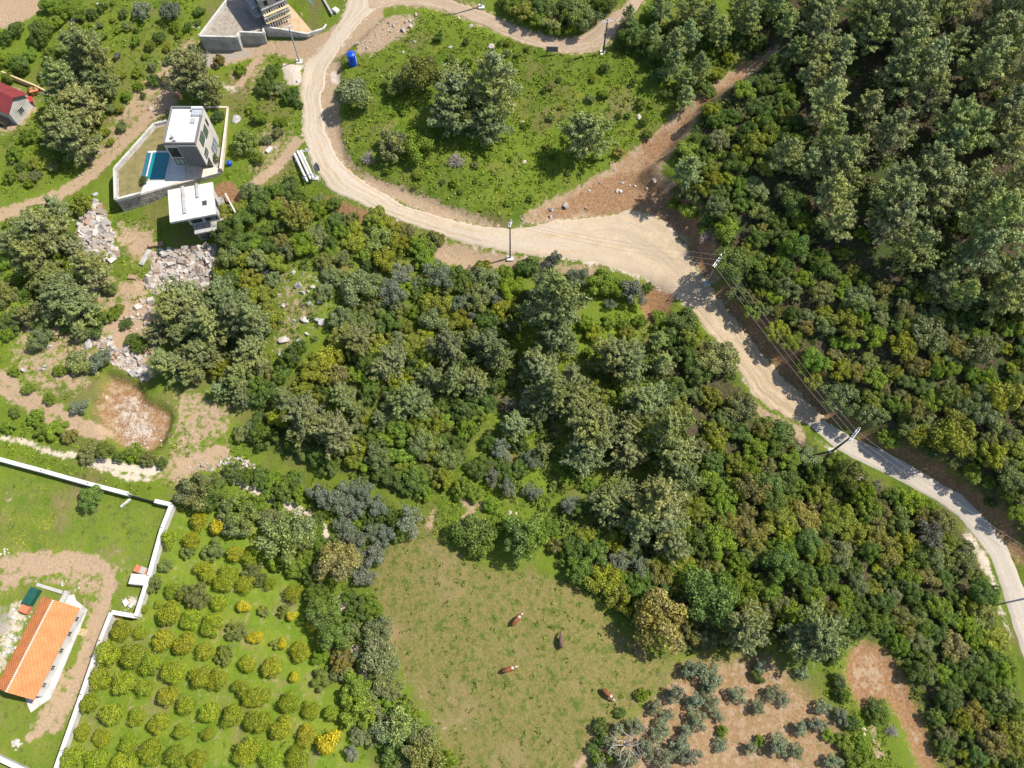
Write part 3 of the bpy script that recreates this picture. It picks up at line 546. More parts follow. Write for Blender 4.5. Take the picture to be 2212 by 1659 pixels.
# --- plants that stand out
named(1268,300,98,'P','big lone dark pine at the lower edge of the round meadow beside the earth cut')
named(915,162,84,'K','round dark olive-green tree at the upper left of the meadow clump')
named(858,172,55,'G','grey-green bush left of the round dark tree in the meadow')
named(990,205,100,'P','pale grey pine in the middle of the meadow clump'); named(975,245,90,'P','shaded pine at the lower left of the meadow clump')
named(1068,215,105,'P','wide pine forming the right side of the meadow clump'); named(1052,262,85,'P','pine at the lower right foot of the meadow clump'); named(1020,235,80,'K','dark tree filling the centre of the meadow clump')
named(770,200,72,'G','olive-grey bush beside the brown verge, just below the blue tank'); named(853,312,64,'G','grey thicket on the left of the lower meadow'); named(912,312,66,'L','green thicket right of the grey one in the lower meadow')
named(985,345,44,'X','leafless grey brush below the thickets in the lower meadow'); named(795,340,40,'X','leafless brush at the meadow edge by the road bend')
named(1193,682,128,'P','very large rounded pine right below the gravel turning area'); named(1206,735,85,'P','shaded pine at the foot of the very large rounded pine')
named(620,1155,118,'W','large pale feathery tree beside the stony path above the orange grove'); named(728,1213,92,'T','brownish olive tree over the stony path, right of the feathery tree')
named(1426,1344,122,'T','large round tan-brown tree at the right edge of the pasture'); named(1531,1292,118,'E','large blue-green tree right of the tan-brown tree'); named(1606,1364,100,'P','dense grey-green pine at the top of the brown olive field')
named(1136,1162,98,'E','bright green round tree at the top edge of the cow pasture'); named(1018,1155,86,'S','spreading low thicket at the top edge of the cow pasture')
named(1764,1380,120,'P','big soft pine left of the orange bare earth patch'); named(1964,1085,62,'L','vivid green round bush beside the concrete road curve')
named(2009,1157,64,'U','grey-blue olive bush inside the concrete road curve'); named(1914,1098,24,'U','small grey bush left of the vivid green round bush')
named(1901,1539,48,'S','dark bush standing on the orange bare earth strip'); named(1926,1580,36,'X','dry brush below the dark bush on the orange earth strip')
named(765,1490,68,'L','saw-edged bright green tree at the right of the grove, upper of two'); named(770,1540,70,'L','saw-edged bright green tree at the right of the grove, lower of two')
named(195,1075,54,'E','lone round tree on the walled lawn by the white wall'); named(225,972,38,'K','dark olive round bush below the stony pit'); named(190,978,42,'G','grey bush left of the dark round bush below the pit')
named(172,877,36,'U','small dark grey bush at the left rim of the stony pit'); named(527,305,50,'G','lone round pale bush right of the pool villa garden')
named(302,22,48,'U','left of two dark olive trees on the upper left slope'); named(370,20,52,'U','right of two dark olive trees on the upper left slope')
named(1318,655,28,'U','little grey bush left of the dug brown soil'); named(1363,632,60,'U','silvery grey tree left of the dug brown soil'); named(1248,600,50,'U','grey olive below the gravel turning area'); named(1201,560,42,'U','grey treetop at the lower edge of the gravel turning area')
named(1581,575,84,'E','bright broadleaf tree behind the pole at the road fork'); named(1526,512,48,'X','grey leafless brush on top of the brown cut bank'); named(1573,497,52,'L','fresh green bush above the brown cut bank')
named(655,527,50,'L','lone lime-green round bush on the grassy slope below the villa'); named(638,465,58,'B','brown-yellow bush among the shrubs left of the road bend')
named(1338,327,26,'B','small olive bush on the meadow by the earth cut'); named(760,1622,40,'U','small grey-blue bush at the bottom right of the grove')
named(1338,250,14,'S','tiny bush on the meadow near the white boulder')
named(420,170,92,'P','dark pine above the flat-roofed villa'); named(390,150,52,'P','slim pine left of the pine above the villa'); named(447,196,62,'P','small pine at the right of the pine above the villa')
# --- the rest, place by place
lst('190,118,82,P 212,150,78,P 150,205,78,P 180,232,88,P 140,280,88,P 172,312,84,P 155,95,45,P 230,185,55,P 120,300,50,P', 'pines on the upper left slope')
lst('100,10,38,L 30,60,38,S 40,137,38,E 88,62,44,E 85,85,34,S 140,15,38,L 12,78,30,S 295,87,22,L 60,110,30,L 110,120,32,S 120,45,30,L 50,150,25,S 20,165,26,S 255,120,18,U 430,22,22,S 425,45,16,S 405,58,18,S 415,105,24,G 10,125,32,L 95,160,30,L 135,150,26,S 70,190,22,G 475,130,24,B 100,250,30,L 60,290,34,L 30,330,34,L 75,350,30,Y 20,380,30,L 110,360,26,G 210,255,24,L 205,300,24,L 170,30,30,S 190,60,30,L 160,60,26,L', 'bushes on the upper left slope')
lst('628,205,34,S 600,190,34,G 575,180,40,S 590,155,34,S 640,225,22,S 560,250,30,L 605,260,26,L 540,230,24,L 575,300,24,G 600,285,26,G 560,340,26,L 520,150,24,L', 'bushes between the villa and the road')
lst('1368,75,54,E 1411,80,44,C 1456,105,58,C 1451,148,56,C 1486,88,58,C 1511,155,56,C 1486,180,44,C 1481,214,46,C 1416,112,42,E 1356,38,38,C 1431,18,58,C 1496,22,60,C 1531,42,54,C 1593,28,62,C 1556,75,54,C 1618,52,62,C 1406,28,38,L 1538,112,26,L 1551,155,34,Y 1576,122,30,Y 1390,105,30,S 1420,165,34,S 1445,200,30,S 1530,190,34,S 1565,100,36,S 1600,85,38,S 1635,90,40,S 1460,60,40,S 1525,85,36,S 1640,30,46,S 1345,62,26,G 1335,95,20,S', 'trees beside the upper dirt road')
lst('1131,20,52,Y 1193,37,48,G 1246,35,62,G 1218,22,50,S 1270,20,52,S 1156,38,42,L 1201,62,34,Y 1295,8,44,S 1170,8,46,S 1110,8,40,L 1260,50,34,S 1090,2,30,S 1320,8,34,S 1235,60,30,L', 'trees inside the upper dirt road bend')
lst('1536,237,38,Y 1551,255,42,S 1511,297,34,S 1551,302,52,G 1491,320,46,L 1616,287,52,S 1631,307,52,Y 1486,372,68,C 1538,357,44,Y 1541,388,44,Y 1581,352,48,S 1491,455,42,L 1456,440,28,L 1551,447,52,G 1600,400,50,S 1593,635,46,G 1500,420,36,G 1530,470,38,S 1560,410,44,S 1737,600,40,L 1833,695,58,Y 1706,732,48,Y 1809,737,30,L 1860,640,62,G 1779,627,56,G 1701,620,52,G 1794,585,40,S 1899,657,34,G 1891,727,52,L 1954,742,64,Y 2009,715,78,G 2064,750,46,B 2124,757,62,G 1984,787,50,B 2056,795,36,L 2021,803,32,L 2096,812,40,L 2134,815,44,L 1764,777,54,L 1739,790,42,Y 1821,797,52,Y 1846,805,46,B 1896,812,52,L 1784,697,42,G 1746,682,34,G 1714,677,32,S 1679,675,26,B 1906,685,36,G 1991,640,32,Y 1819,545,32,Y 1864,507,30,L 1721,527,60,E 1819,860,80,G 1884,862,48,Y 1876,897,52,G 1909,890,38,G 1939,877,46,L 1969,882,56,B 2016,860,48,L 2049,845,52,G 2124,850,52,G 2174,850,68,Y 2134,892,62,G 2064,935,95,Y 1984,937,52,Y 1959,930,38,G 2146,985,62,Y 2196,970,64,Y 2179,1022,62,G 2056,1005,24,G 2204,1110,38,L 1680,640,40,L 1655,600,44,S 1640,560,50,S 1690,580,50,S', 'shrubs on the slope above the road')
lst('1766,25,64,P 1765,78,68,P 1770,130,64,P 1815,125,62,P 1860,40,74,P 1880,92,64,P 1910,55,74,P 1950,70,78,P 1985,60,62,P 2025,25,74,P 1960,130,86,P 1995,155,84,P 1935,175,84,P 2060,100,54,P 2110,160,84,P 2160,140,72,P 2190,30,94,P 2150,30,64,P 1780,240,78,P 1790,300,70,P 1920,290,90,P 1810,355,88,P 1850,335,56,P 2060,270,76,P 2050,315,72,P 2092,300,74,P 2160,250,88,P 2010,350,62,P 2010,385,84,P 1940,400,74,P 2100,392,64,P 2170,320,74,P 2200,390,74,P 1750,170,54,P 1720,110,54,C 1700,60,52,C 1900,15,62,P 2070,15,64,P 2130,90,64,P 2195,190,74,P 1690,130,46,S 1880,235,64,P 1700,220,52,S 1790,432,78,P 1930,450,114,P 1915,498,84,P 2020,442,72,P 2100,445,74,P 2130,505,112,P 2100,565,94,P 1970,545,94,P 2190,590,94,P 2160,645,92,P 2200,480,64,P 1720,440,62,S 1690,510,60,S 2040,400,74,P 1740,360,56,P 1700,300,52,S 1660,250,46,S', 'pines of the dense forest')
lst('80,465,44,L 175,435,52,Y 155,515,30,G 140,557,40,L 37,530,58,P 92,735,50,G 175,777,52,G 219,780,50,U 12,627,56,G 20,480,30,L 10,560,34,L 240,680,32,L 255,670,26,L 285,735,30,S 300,745,34,S 270,700,24,S 40,600,30,L 20,720,28,L 60,840,26,L 110,860,26,L 30,890,26,S 75,900,34,L 120,930,40,L 85,930,30,L 20,920,28,L 150,940,30,B 290,975,40,L 320,990,34,G 350,1000,26,S 260,985,26,S 30,800,22,L 130,800,26,L', 'bushes around the rubble heaps')
lst('100,510,94,P 80,578,92,P 150,645,98,P 178,675,74,P 205,590,76,P 120,610,70,P 400,655,94,P 385,688,84,P 427,697,76,P 367,790,76,P 500,677,94,P 522,705,84,P 460,720,80,P 440,770,70,P 400,735,60,P 480,640,60,P 555,712,70,P 545,760,70,P 520,810,60,P', 'pines left of the bare plot')
lst('475,797,48,Y 487,505,58,S 495,557,56,G 490,605,56,S 532,477,54,S 512,590,34,L 462,640,46,Y 520,520,50,S 560,440,50,S 590,415,44,S 545,410,40,G 620,400,40,S 650,412,34,L 580,492,34,L 600,440,44,B 680,507,44,G 583,527,44,S 608,520,34,B 818,515,62,G 810,470,52,Y 765,522,44,Y 860,522,48,Y 910,530,54,L 703,565,38,G 738,557,34,G 715,592,42,G 793,572,24,S 785,625,74,G 843,635,66,U 870,592,54,U 835,557,52,Y 943,595,66,U 993,597,54,S 1048,605,60,G 1035,648,60,G 940,655,66,Y 940,684,56,G 990,690,54,Y 898,675,36,L 858,667,42,G 738,688,58,G 700,630,38,G 1050,692,54,S 1090,665,54,Y 1090,590,44,L 563,640,54,Y 575,685,62,Y 610,807,40,S 645,747,30,S 628,772,44,S 1110,625,50,L 1120,680,50,S 1143,575,48,S 1181,627,70,P 555,560,50,G 530,560,40,Y 540,600,44,Y 540,640,44,S 590,600,34,G 600,450,36,L 690,450,38,L 720,440,30,S 640,430,36,S 610,480,34,S 760,470,34,B 800,490,40,S 840,490,36,Y 880,500,40,B 735,500,34,L 700,485,34,S', 'shrubs below the road')
lst('655,907,94,P 728,937,88,P 885,862,80,P 773,737,62,P 965,752,74,P 1053,752,74,P 1078,780,62,P 715,887,40,L 860,930,58,L 913,950,62,G 870,980,54,L 785,1005,40,L 898,1027,56,S 968,992,54,G 958,1032,48,Y 818,980,54,G 885,740,44,Y 778,688,50,G 840,697,54,S 853,777,62,P 770,807,40,L 828,797,54,P 1003,777,54,S 915,767,62,Y 715,762,62,Y 678,797,60,Y 728,815,50,B 600,900,56,Y 570,935,54,S 620,865,50,P 650,840,50,Y 740,860,56,P 770,890,40,P 800,850,44,S 840,870,44,G 700,840,40,S 790,780,50,S 930,820,54,P 980,830,60,P 1030,830,60,P 1000,880,54,S 1050,870,50,S 870,820,54,Y 950,870,40,S 1010,930,44,L 985,960,40,S 800,950,50,S 770,960,50,Y 690,980,48,S 640,960,44,S 830,1030,44,S 920,1060,40,L 880,1060,30,S 930,980,30,Y 1070,830,56,S 820,730,50,Y 900,790,44,S 740,720,48,Y 800,705,40,G 560,900,34,S 820,910,40,P 760,760,40,S', 'trees of the bare plot in the middle')
lst('1193,852,84,P 1246,877,84,P 1281,930,112,P 1261,982,84,P 1356,935,78,P 1393,877,92,P 1431,942,104,P 1456,992,94,P 1363,980,74,P 1463,1037,84,P 1313,1092,78,P 1413,1080,114,P 1431,1120,92,P 1343,1067,62,P 1451,1172,74,P 1381,1135,74,P 1331,777,92,P 1360,788,72,P 1163,795,86,P 1230,830,60,P 1310,870,56,Y', 'pines of the middle wood')
lst('1201,1180,34,B 1188,1137,44,E 1236,1192,58,S 1288,1192,58,E 1226,1092,50,U 1341,1212,50,U 1388,1225,46,U 1456,845,62,S 1466,875,54,G 1533,855,52,Y 1596,875,66,G 1561,897,48,G 1516,967,48,G 1628,967,62,L 1588,1000,44,Y 1541,1042,54,L 1621,1057,72,B 1508,1100,54,Y 1473,1130,40,L 1566,1102,52,L 1588,1130,60,B 1626,1155,72,B 1563,1180,62,L 1506,1180,60,S 1468,1205,62,Y 1291,607,52,L 1468,690,62,S 1491,727,54,Y 1421,737,44,C 1433,785,50,C 1486,765,54,S 1556,772,82,G 1506,802,58,S 1330,620,40,L 1400,620,24,S 1250,1100,40,S 1275,1050,30,L 1150,1060,40,U 1095,1050,44,U 1060,1030,40,U 1085,970,50,U 1110,920,60,P 1070,1000,40,S 1100,880,46,U 1060,950,40,S 1085,1125,54,L 1060,1090,34,L 1000,1055,44,L 1030,1070,30,L 1684,930,62,S 1674,962,48,S 1706,990,44,L 1809,1002,48,L 1834,1030,70,K 1759,1025,48,S 1894,1052,30,U 1706,1075,30,Y 1709,1045,60,S 1696,1130,62,Y 1746,1117,62,B 1854,1150,62,Y 1901,1157,50,B 1876,1102,54,L 2029,1200,58,G 2084,1217,54,G 1684,1220,72,E 1343,1299,64,Y 1296,1256,66,Y 1250,1230,56,E 1390,1260,54,S 1480,1240,60,L 2010,1090,30,L 1990,1125,34,B', 'shrubs of the lower wood')
lst('693,1062,58,U 738,1072,58,U 762,1100,54,U 778,1055,50,U 818,1087,54,U 888,1125,62,U 743,1142,50,U 760,1168,58,U 798,1150,48,U 830,1160,50,U 805,1198,54,U 765,1200,50,U 783,1236,50,U 700,1085,40,U', 'olive trees below the bare plot')
lst('590,1050,60,L 615,1057,52,S 560,1030,40,S 640,1070,40,L 500,1020,40,S 530,1030,40,S 420,1064,74,G 445,1082,54,S 515,1107,82,G 470,1050,50,S 550,1090,50,L 580,1120,46,G 600,1210,40,L 640,1220,46,L 675,1240,44,S 660,1210,40,L 680,1284,44,S 703,1319,78,E 723,1369,70,E 820,1356,62,G 815,1419,78,W 740,1434,48,B 853,1569,84,W 915,1634,94,W 853,1634,62,S 830,1480,50,W 840,1520,40,L 780,1310,48,S 798,1249,40,U 760,1330,40,S 800,1300,40,L 805,1320,34,L 840,1440,50,W 820,1390,44,W 870,1540,44,L 900,1580,60,W 960,1640,50,L 740,1410,34,B 825,1600,34,L 690,1420,34,L 720,1460,30,G 850,1490,44,W 650,1130,34,Y 895,1600,50,L 930,1590,44,W 785,1375,34,S', 'trees along the stony path')
lst('430,1125,46 367,1162,46 415,1167,44 505,1195,46 542,1205,42 440,1230,48 495,1237,50 332,1264,34,D 372,1274,38 395,1276,34,D 425,1286,48,D 475,1299,44 485,1254,50 530,1261,44 450,1246,42 312,1316,24 342,1306,22 365,1326,58 415,1339,50 462,1351,58 507,1364,42,D 260,1361,50 302,1366,32 350,1381,58 397,1391,56 442,1406,46 487,1416,38,D 232,1411,64 287,1416,62 327,1436,58 377,1446,58 432,1461,58 470,1469,54 215,1466,54 265,1479,58 312,1486,44 362,1504,50 405,1521,52 452,1536,56 505,1546,60 545,1559,52 192,1521,54 242,1539,62 295,1551,44 345,1566,50 392,1579,40 447,1586,36 177,1581,40 222,1591,44 277,1606,48 325,1624,64 380,1634,54 427,1644,48 155,1636,60 207,1644,60 265,1649,60 532,1619,68 522,1486,46 537,1434,48 548,1502,52 583,1261,34 635,1281,44 568,1321,24,D 613,1321,24,D 595,1394,26,D 653,1406,50 585,1444,58 690,1469,38,D 565,1501,54 625,1516,56 670,1534,44 715,1541,44 608,1574,58 660,1589,50 563,1556,56 590,1634,58 645,1636,58 560,1619,52 407,1190,32,D 460,1187,42,D 355,1222,28,D 545,1235,40,D 560,1250,30,D', 'orange trees of the grove', 'O')
lst('472,1137,46,A 525,1309,34,A 630,1331,28,A 558,1376,32,A 547,1379,30,A 610,1391,28,A 708,1604,62,A 673,1354,30,A 635,1464,28,A 660,1575,30,A', 'yellow trees of the grove')
lst('1500,1452,54 1540,1462,56 1461,1496,48 1413,1529,38 1443,1548,30 1336,1571,34 1371,1566,42 1423,1578,44 1506,1514,48 1536,1519,38 1506,1559,48 1463,1606,52 1393,1619,44 1491,1639,48 1593,1504,42 1551,1549,28 1636,1531,38 1318,1614,44 1351,1646,54 1643,1434,34 1671,1499,38 1695,1510,34 1779,1529,36 1814,1549,38 1729,1569,38 1766,1569,38 1679,1614,54 1716,1626,44 1734,1456,34 1430,1640,50 1560,1610,34 1623,1614,34 1480,1575,36 1530,1490,34 1800,1650,40 1300,1650,40', 'olive trees on the brown field', 'V')
lst('1293,1569,34,S 1640,1460,30,S 1300,1600,30,S 1560,1580,24,L 1640,1600,24,L 1790,1590,30,L 1830,1600,36,L 1840,1560,34,S 1860,1610,34,L 1810,1470,30,G 1820,1500,34,S 1850,1640,44,L 1280,1620,26,S 1385,1500,26,L 1340,1540,24,S 1290,1640,30,L 1320,1640,24,L', 'bushes at the edge of the brown field')
# --- fill the woods between them
def fill(poly, n, dmin, dmax, kinds, where, sep=.62, tries=9):
    us = [p[0] for p in poly]; vs = [p[1] for p in poly]; A = np.array([[p[0], p[1], p[2]] for p in PLANTS]); got = 0
    for _ in range(n*tries):
        u = random.uniform(min(us), max(us)); v = random.uniform(min(vs), max(vs)); d = random.uniform(dmin, dmax)
        if not inside(poly, np.array([u]), np.array([v]))[0]: continue
        if np.any(np.hypot(A[:, 0]-u, (A[:, 1]-v)*1.1) < (A[:, 2]+d)*.5*sep): continue
        PLANTS.append([u, v, d, random.choice(kinds), None, where]); A = np.vstack([A, [u, v, d]]); got += 1
        if got >= n: break
fill([(1660,-10),(2230,-10),(2230,660),(2080,650),(1960,600),(1900,575),(1720,560),(1680,400),(1650,200),(1660,120)], 30, 56, 80, 'PPPC', 'pines of the dense forest', .8)
fill([(1640,160),(1720,160),(1760,560),(1900,600),(2212,680),(2212,760),(1900,640),(1700,640),(1600,540),(1500,400),(1470,350),(1530,250)], 60, 30, 52, 'SSSGYL', 'shrubs on the slope above the road', .6)
fill([(1545,245),(1640,160),(1760,560),(1900,600),(2230,650),(2230,1170),(2130,1075),(2080,1020),(2000,975),(1900,935),(1860,905),(1780,850),(1700,750),(1580,610),(1550,560),(1510,470),(1440,395),(1470,350)], 130, 26, 46, 'SSGGYYLB', 'shrubs on the slope above the road', .66)
fill([(1440,670),(1510,700),(1560,770),(1620,880),(1660,925),(1740,955),(1830,1040),(1940,1075),(2030,1120),(2100,1190),(2140,1290),(2185,1480),(2212,1580),(2230,1700),(2070,1700),(2040,1620),(2000,1500),(1960,1420),(1920,1370),(1850,1370),(1810,1430),(1700,1395),(1560,1400),(1480,1385),(1350,1330),(1240,1235),(1210,1190),(1270,1140),(1360,1160),(1480,1200),(1520,1080),(1510,960),(1480,850),(1410,760)], 235, 34, 60, 'SSSLLYYBGGE', 'shrubs of the lower wood', .6)
fill([(500,400),(560,395),(700,430),(760,480),(950,520),(960,570),(850,600),(700,560),(610,560),(560,640),(560,760),(470,780),(450,640),(480,520)], 30, 28, 46, 'SSYGL', 'shrubs below the road', .62)
fill([(880,580),(1100,570),(1150,620),(1140,700),(1070,735),(780,660),(790,620)], 22, 30, 46, 'SGUYL', 'shrubs below the road', .62)
fill([(785,680),(1140,765),(930,1075),(520,940)], 50, 30, 46, 'SYYGL', 'trees of the bare plot in the middle', .62)
fill([(0,470),(150,440),(170,520),(240,600),(240,680),(170,740),(60,720),(0,700)], 16, 30, 50, 'SGLP', 'bushes around the rubble heaps', .62)
fill([(330,690),(450,640),(560,700),(600,830),(500,890),(420,830),(340,800)], 16, 36, 60, 'PSGP', 'pines left of the bare plot', .62)
fill([(560,1020),(680,1040),(900,1130),(840,1190),(640,1230),(600,1130)], 12, 28, 40, 'LSS', 'trees along the stony path', .62)
fill([(690,1270),(790,1290),(860,1470),(920,1570),(970,1659),(860,1690),(760,1570),(740,1440)], 20, 30, 46, 'WLSG', 'trees along the stony path', .62)
fill([(1080,800),(1180,800),(1200,900),(1180,1000),(1080,1080),(1000,1100)], 12, 34, 50, 'USSP', 'shrubs of the lower wood', .66)
fill([(1230,700),(1400,660),(1450,700),(1380,850),(1280,850)], 10, 22, 34, 'LLY', 'shrubs of the lower wood', .8)
fill([(760,110),(1000,60),(1300,130),(1440,200),(1400,290),(1290,360),(1090,460),(800,380),(750,250)], 46, 10, 22, 'LLGSY', 'little bushes of the round meadow', 1.3)
fill([(60,400),(230,330),(330,190),(420,60),(440,0),(200,0),(120,100),(90,240),(0,320)], 46, 12, 26, 'LLGYS', 'bushes on the upper left slope', 1.0)

LM = [(441,345,'the pool villa'),(420,455,'the unfinished white house'),(590,30,'the grey house under construction'),(20,210,'the red-roofed house'),(80,1400,'the orange-roofed house'),(762,130,'the blue water tank'),
 (646,130,'the lamp post at the upper road fork'),(1102,555,'the pole at the gravel turning area'),(1530,600,'the pole at the road fork'),(1800,972,'the pole at the concrete road'),(1303,112,'the pole at the upper dirt road'),
 (1346,1604,'the bare dead tree'),(1118,1338,'the uppermost cow'),(1311,1500,'the lowest cow'),(1212,1388,'the dark cow'),(1098,1448,'the leftmost cow'),(285,1072,'the gap in the white wall'),(378,1093,'the corner of the white wall'),(248,1322,'the lower bend of the white wall'),
 (395,575,'the big rubble heap below the white house'),(205,500,'the pointed rubble heap'),(300,900,'the stony pit'),(1420,640,'the dug brown soil'),(1890,1450,'the orange bare earth'),(690,1130,'the top of the stony path'),(742,1300,'the lower piece of the stony path'),
 (660,365,'the stacked concrete poles'),(1200,112,'the roadside panel'),(1268,300,'the big lone meadow pine'),(1193,682,'the very large rounded pine'),(620,1155,'the large feathery tree'),(1426,1344,'the tan-brown round tree'),(1964,1085,'the vivid green round bush'),
 (765,1510,'the saw-edged green trees'),(915,162,'the round dark meadow tree'),(655,527,'the lone lime-green bush'),(2204,1243,'the right picture edge at the concrete road'),(2200,10,'the top right picture corner'),(2200,600,'the right picture edge, a third down'),
 (1690,10,'the top of the earth strip'),(10,1640,'the bottom left picture corner'),(2200,1645,'the bottom right picture corner'),(915,1650,'the bottom tip of the path'),(10,700,'the left picture edge, two fifths down'),(1420,410,'the head of the earth cut'),(870,860,'the centre of the wooded plot'),(1990,300,'the middle of the pine forest'),(525,1309,'the bright yellow grove tree'),(558,1376,'the tiny yellow grove tree'),(708,1604,'the big yellow grove tree'),(300,1655,'the bottom picture edge inside the grove'),(330,1480,'the centre of the grove'),(1500,1020,'the middle wood'),(1800,1200,'the centre of the lower wood'),(2100,1420,'the lower right part of the wood'),(2200,300,'the right picture edge beside the pine forest'),(2050,180,'the upper half of the pine forest'),(1940,430,'the lower half of the pine forest'),(790,740,'the upper left part of the wooded plot'),(950,960,'the lower right part of the wooded plot'),(400,1420,'the upper left part of the grove'),(1760,950,'the roadside scrub left of the concrete road pole'),(1880,1230,'the right of the lower wood'),(640,480,'the scrub left of the lime-green bush'),(1850,450,'the left half of the pine forest')]
ORD = ['nearest','second nearest','third nearest','fourth nearest','fifth nearest','sixth nearest','seventh nearest','eighth nearest','ninth nearest','tenth nearest','eleventh nearest','twelfth nearest','thirteenth nearest','fourteenth nearest','fifteenth nearest','sixteenth nearest','seventeenth nearest','eighteenth nearest','nineteenth nearest','twentieth nearest']
def size_word(d): return 'small ' if d < 27 else ('large ' if d > 72 else '')
buck = {}
for p in PLANTS:
    if p[4]: continue
    li = min(range(len(LM)), key=lambda i: math.hypot(p[0]-LM[i][0], p[1]-LM[i][1])); w = KIND[p[3]][4]; p.append((li, w)); buck.setdefault((li, w), []).append(p)
allk = {}
for p in PLANTS: allk.setdefault(KIND[p[3]][4], []).append(p)
for (li, w), ps in buck.items():
    for p in ps:
        me_ = (math.hypot(p[0]-LM[li][0], p[1]-LM[li][1]), p[0]); r = sum(1 for q in allk[w] if (math.hypot(q[0]-LM[li][0], q[1]-LM[li][1]), q[0]) < me_)
        p[4] = '%s, %s one to %s' % (w, ORD[r], LM[li][2]) if r < len(ORD) else '%s amid the growth around %s' % (w, LM[li][2])
        p[5] = p[5] if r < len(ORD) else KIND[p[3]][4]+'s around '+LM[li][2]
SRC = {}
def jit(c, a=.16, b=.05):
    k = 1+random.uniform(-a, a); return (c[0]*k*(1+random.uniform(-b, b)*1.4), c[1]*k*(1+random.uniform(-b, b)), c[2]*k*(1+random.uniform(-b, b)*1.5), 1)
count = {}
FAR_SHRUBS = []
for p in PLANTS:
    u, v, d, k, label, where = p[:6]; shape, name, cat, tint, words = KIND[k]
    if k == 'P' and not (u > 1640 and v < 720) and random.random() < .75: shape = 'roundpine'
    crown, wood, zc = random.choice(PR[shape]); R = 2.0; zf = {'pine': 1.32, 'roundpine': 1.25, 'cone': 1.15, 'broad': 1.2, 'wispy': 1.1, 'shrub': 1.1}.get(shape, 1.0); zc = zc*zf
    for _ in range(3):
        g = G(u, v, R*zc); dep = math.sqrt(0)+(Vector((g.x, g.y, g.z+R*zc-HC)).dot(Vector((0, SP, -CP)))); R = d*.5*dep/FPX
    R *= {'pine': 1.42, 'roundpine': 1.34, 'cone': 1.25, 'shrub': 1.14, 'citrus': 1.06, 'yellow': 1.15, 'olive': 1.15}.get(shape, 1.15)
    count[cat] = count.get(cat, 0)+1; rz = random.uniform(0, 6.28); sz = zf*random.uniform(.92, 1.1)
    if label is None: label = words
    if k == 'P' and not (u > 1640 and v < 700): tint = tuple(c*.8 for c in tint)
    if k == 'O': tint = (tint[0]*random.uniform(.85, 1.1), tint[1], tint[2])
    if wood is None:
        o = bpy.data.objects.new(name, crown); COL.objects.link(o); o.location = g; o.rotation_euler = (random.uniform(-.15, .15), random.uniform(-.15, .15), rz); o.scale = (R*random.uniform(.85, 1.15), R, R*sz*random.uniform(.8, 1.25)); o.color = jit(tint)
        tag(o, label, cat, where)
    else:
        t = thing(name, label, cat, g, where, rz); t.scale = (R*random.uniform(.93, 1.07), R, R*sz)
        if (name, wood.name) not in SRC: SRC[(name, wood.name)] = True
        for nm, me in (('trunk', wood), ('crown', crown)):
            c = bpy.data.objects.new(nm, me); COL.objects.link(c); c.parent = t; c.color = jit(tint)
print('PLANTS', len(PLANTS), count)

# undergrowth, weeds and stones nobody could count
def scatter(name, polys, dens, size, nl, tint, mat, label, cat, tall=.7, excl=(), z0=0, leaf=None):
    C = []
    for poly, f in polys:
        w = [G0(*q) for q in poly]; xs = [q[0] for q in w]; ys = [q[1] for q in w]; area = (max(xs)-min(xs))*(max(ys)-min(ys)); n_ = int(area*dens*f)
        x = RNG.uniform(min(xs), max(xs), n_); y = RNG.uniform(min(ys), max(ys), n_); k = inside(w, x, y)
        x, y = x[k], y[k]
        bare = samp(BARE, x, y); k = bare < RNG.random(len(x))*.55+.1; C.append(np.stack([x[k], y[k]], -1))
    C = np.vstack(C); z = samp(HZ, C[:, 0], C[:, 1]); n_ = len(C); s = size*(.5+RNG.random(n_)**2*1.3)
    cc = np.repeat(np.column_stack([C, z]), nl, 0); ss = np.repeat(s, nl); d = rdir(n_*nl); d[:, 2] = np.abs(d[:, 2]); pos = cc+d*(ss*(.6+.4*RNG.random(n_*nl)))[:, None]*np.array([1, 1, tall])
    lf = leaf or .36; V = leaves(pos, d, lf*ss, 1.3, .8); me = mesh_np(name, V, qf(len(V)//4)); o = link(name, me, mat); o.color = (*tint, 1)
    tag(o, label, cat, kind='stuff'); print(name, n_)
BARE = np.clip(Wt['pale']+Wt['tan']*.9+Wt['red']*.8+Wt['rubble']+Wt['grey'], 0, 1)
WOODS = [([(1660,-60),(2500,-60),(2600,1250),(2212,1180),(2060,1030),(1900,950),(1700,770),(1560,600),(1480,420),(1440,370),(1500,270),(1600,190)], 1.0),
 ([(1400,700),(1500,700),(1560,760),(1640,900),(1740,945),(1830,1030),(2060,1120),(2130,1250),(2190,1470),(2240,1700),(2060,1700),(1990,1540),(1930,1400),(1850,1380),(1700,1400),(1480,1400),(1350,1330),(1200,1230),(1190,1130),(1100,1080),(1180,850)], 1.2),
 ([(500,400),(690,420),(960,545),(1100,570),(1200,600),(1200,760),(1060,740),(780,660),(600,800),(480,800),(470,520)], .7), ([(785,665),(1165,760),(935,1090),(495,945)], .8),
 ([(0,480),(150,440),(240,600),(240,690),(60,720),(0,700)], .6), ([(560,1020),(680,1040),(900,1130),(840,1200),(640,1250)], .7), ([(660,1260),(790,1270),(870,1500),(980,1659),(840,1680),(740,1520)], .8), ([(1100,-40),(1350,-40),(1270,70),(1170,62)], 1), ([(1340,120),(1400,-20),(1660,-40),(1640,110),(1500,200),(1440,190)], 1)]
scatter('undergrowth', WOODS, .34, .75, 34, (.12,.16,.04), M['leaf'], 'low dark undergrowth between the trees of the woods', 'undergrowth', .75, leaf=.2)
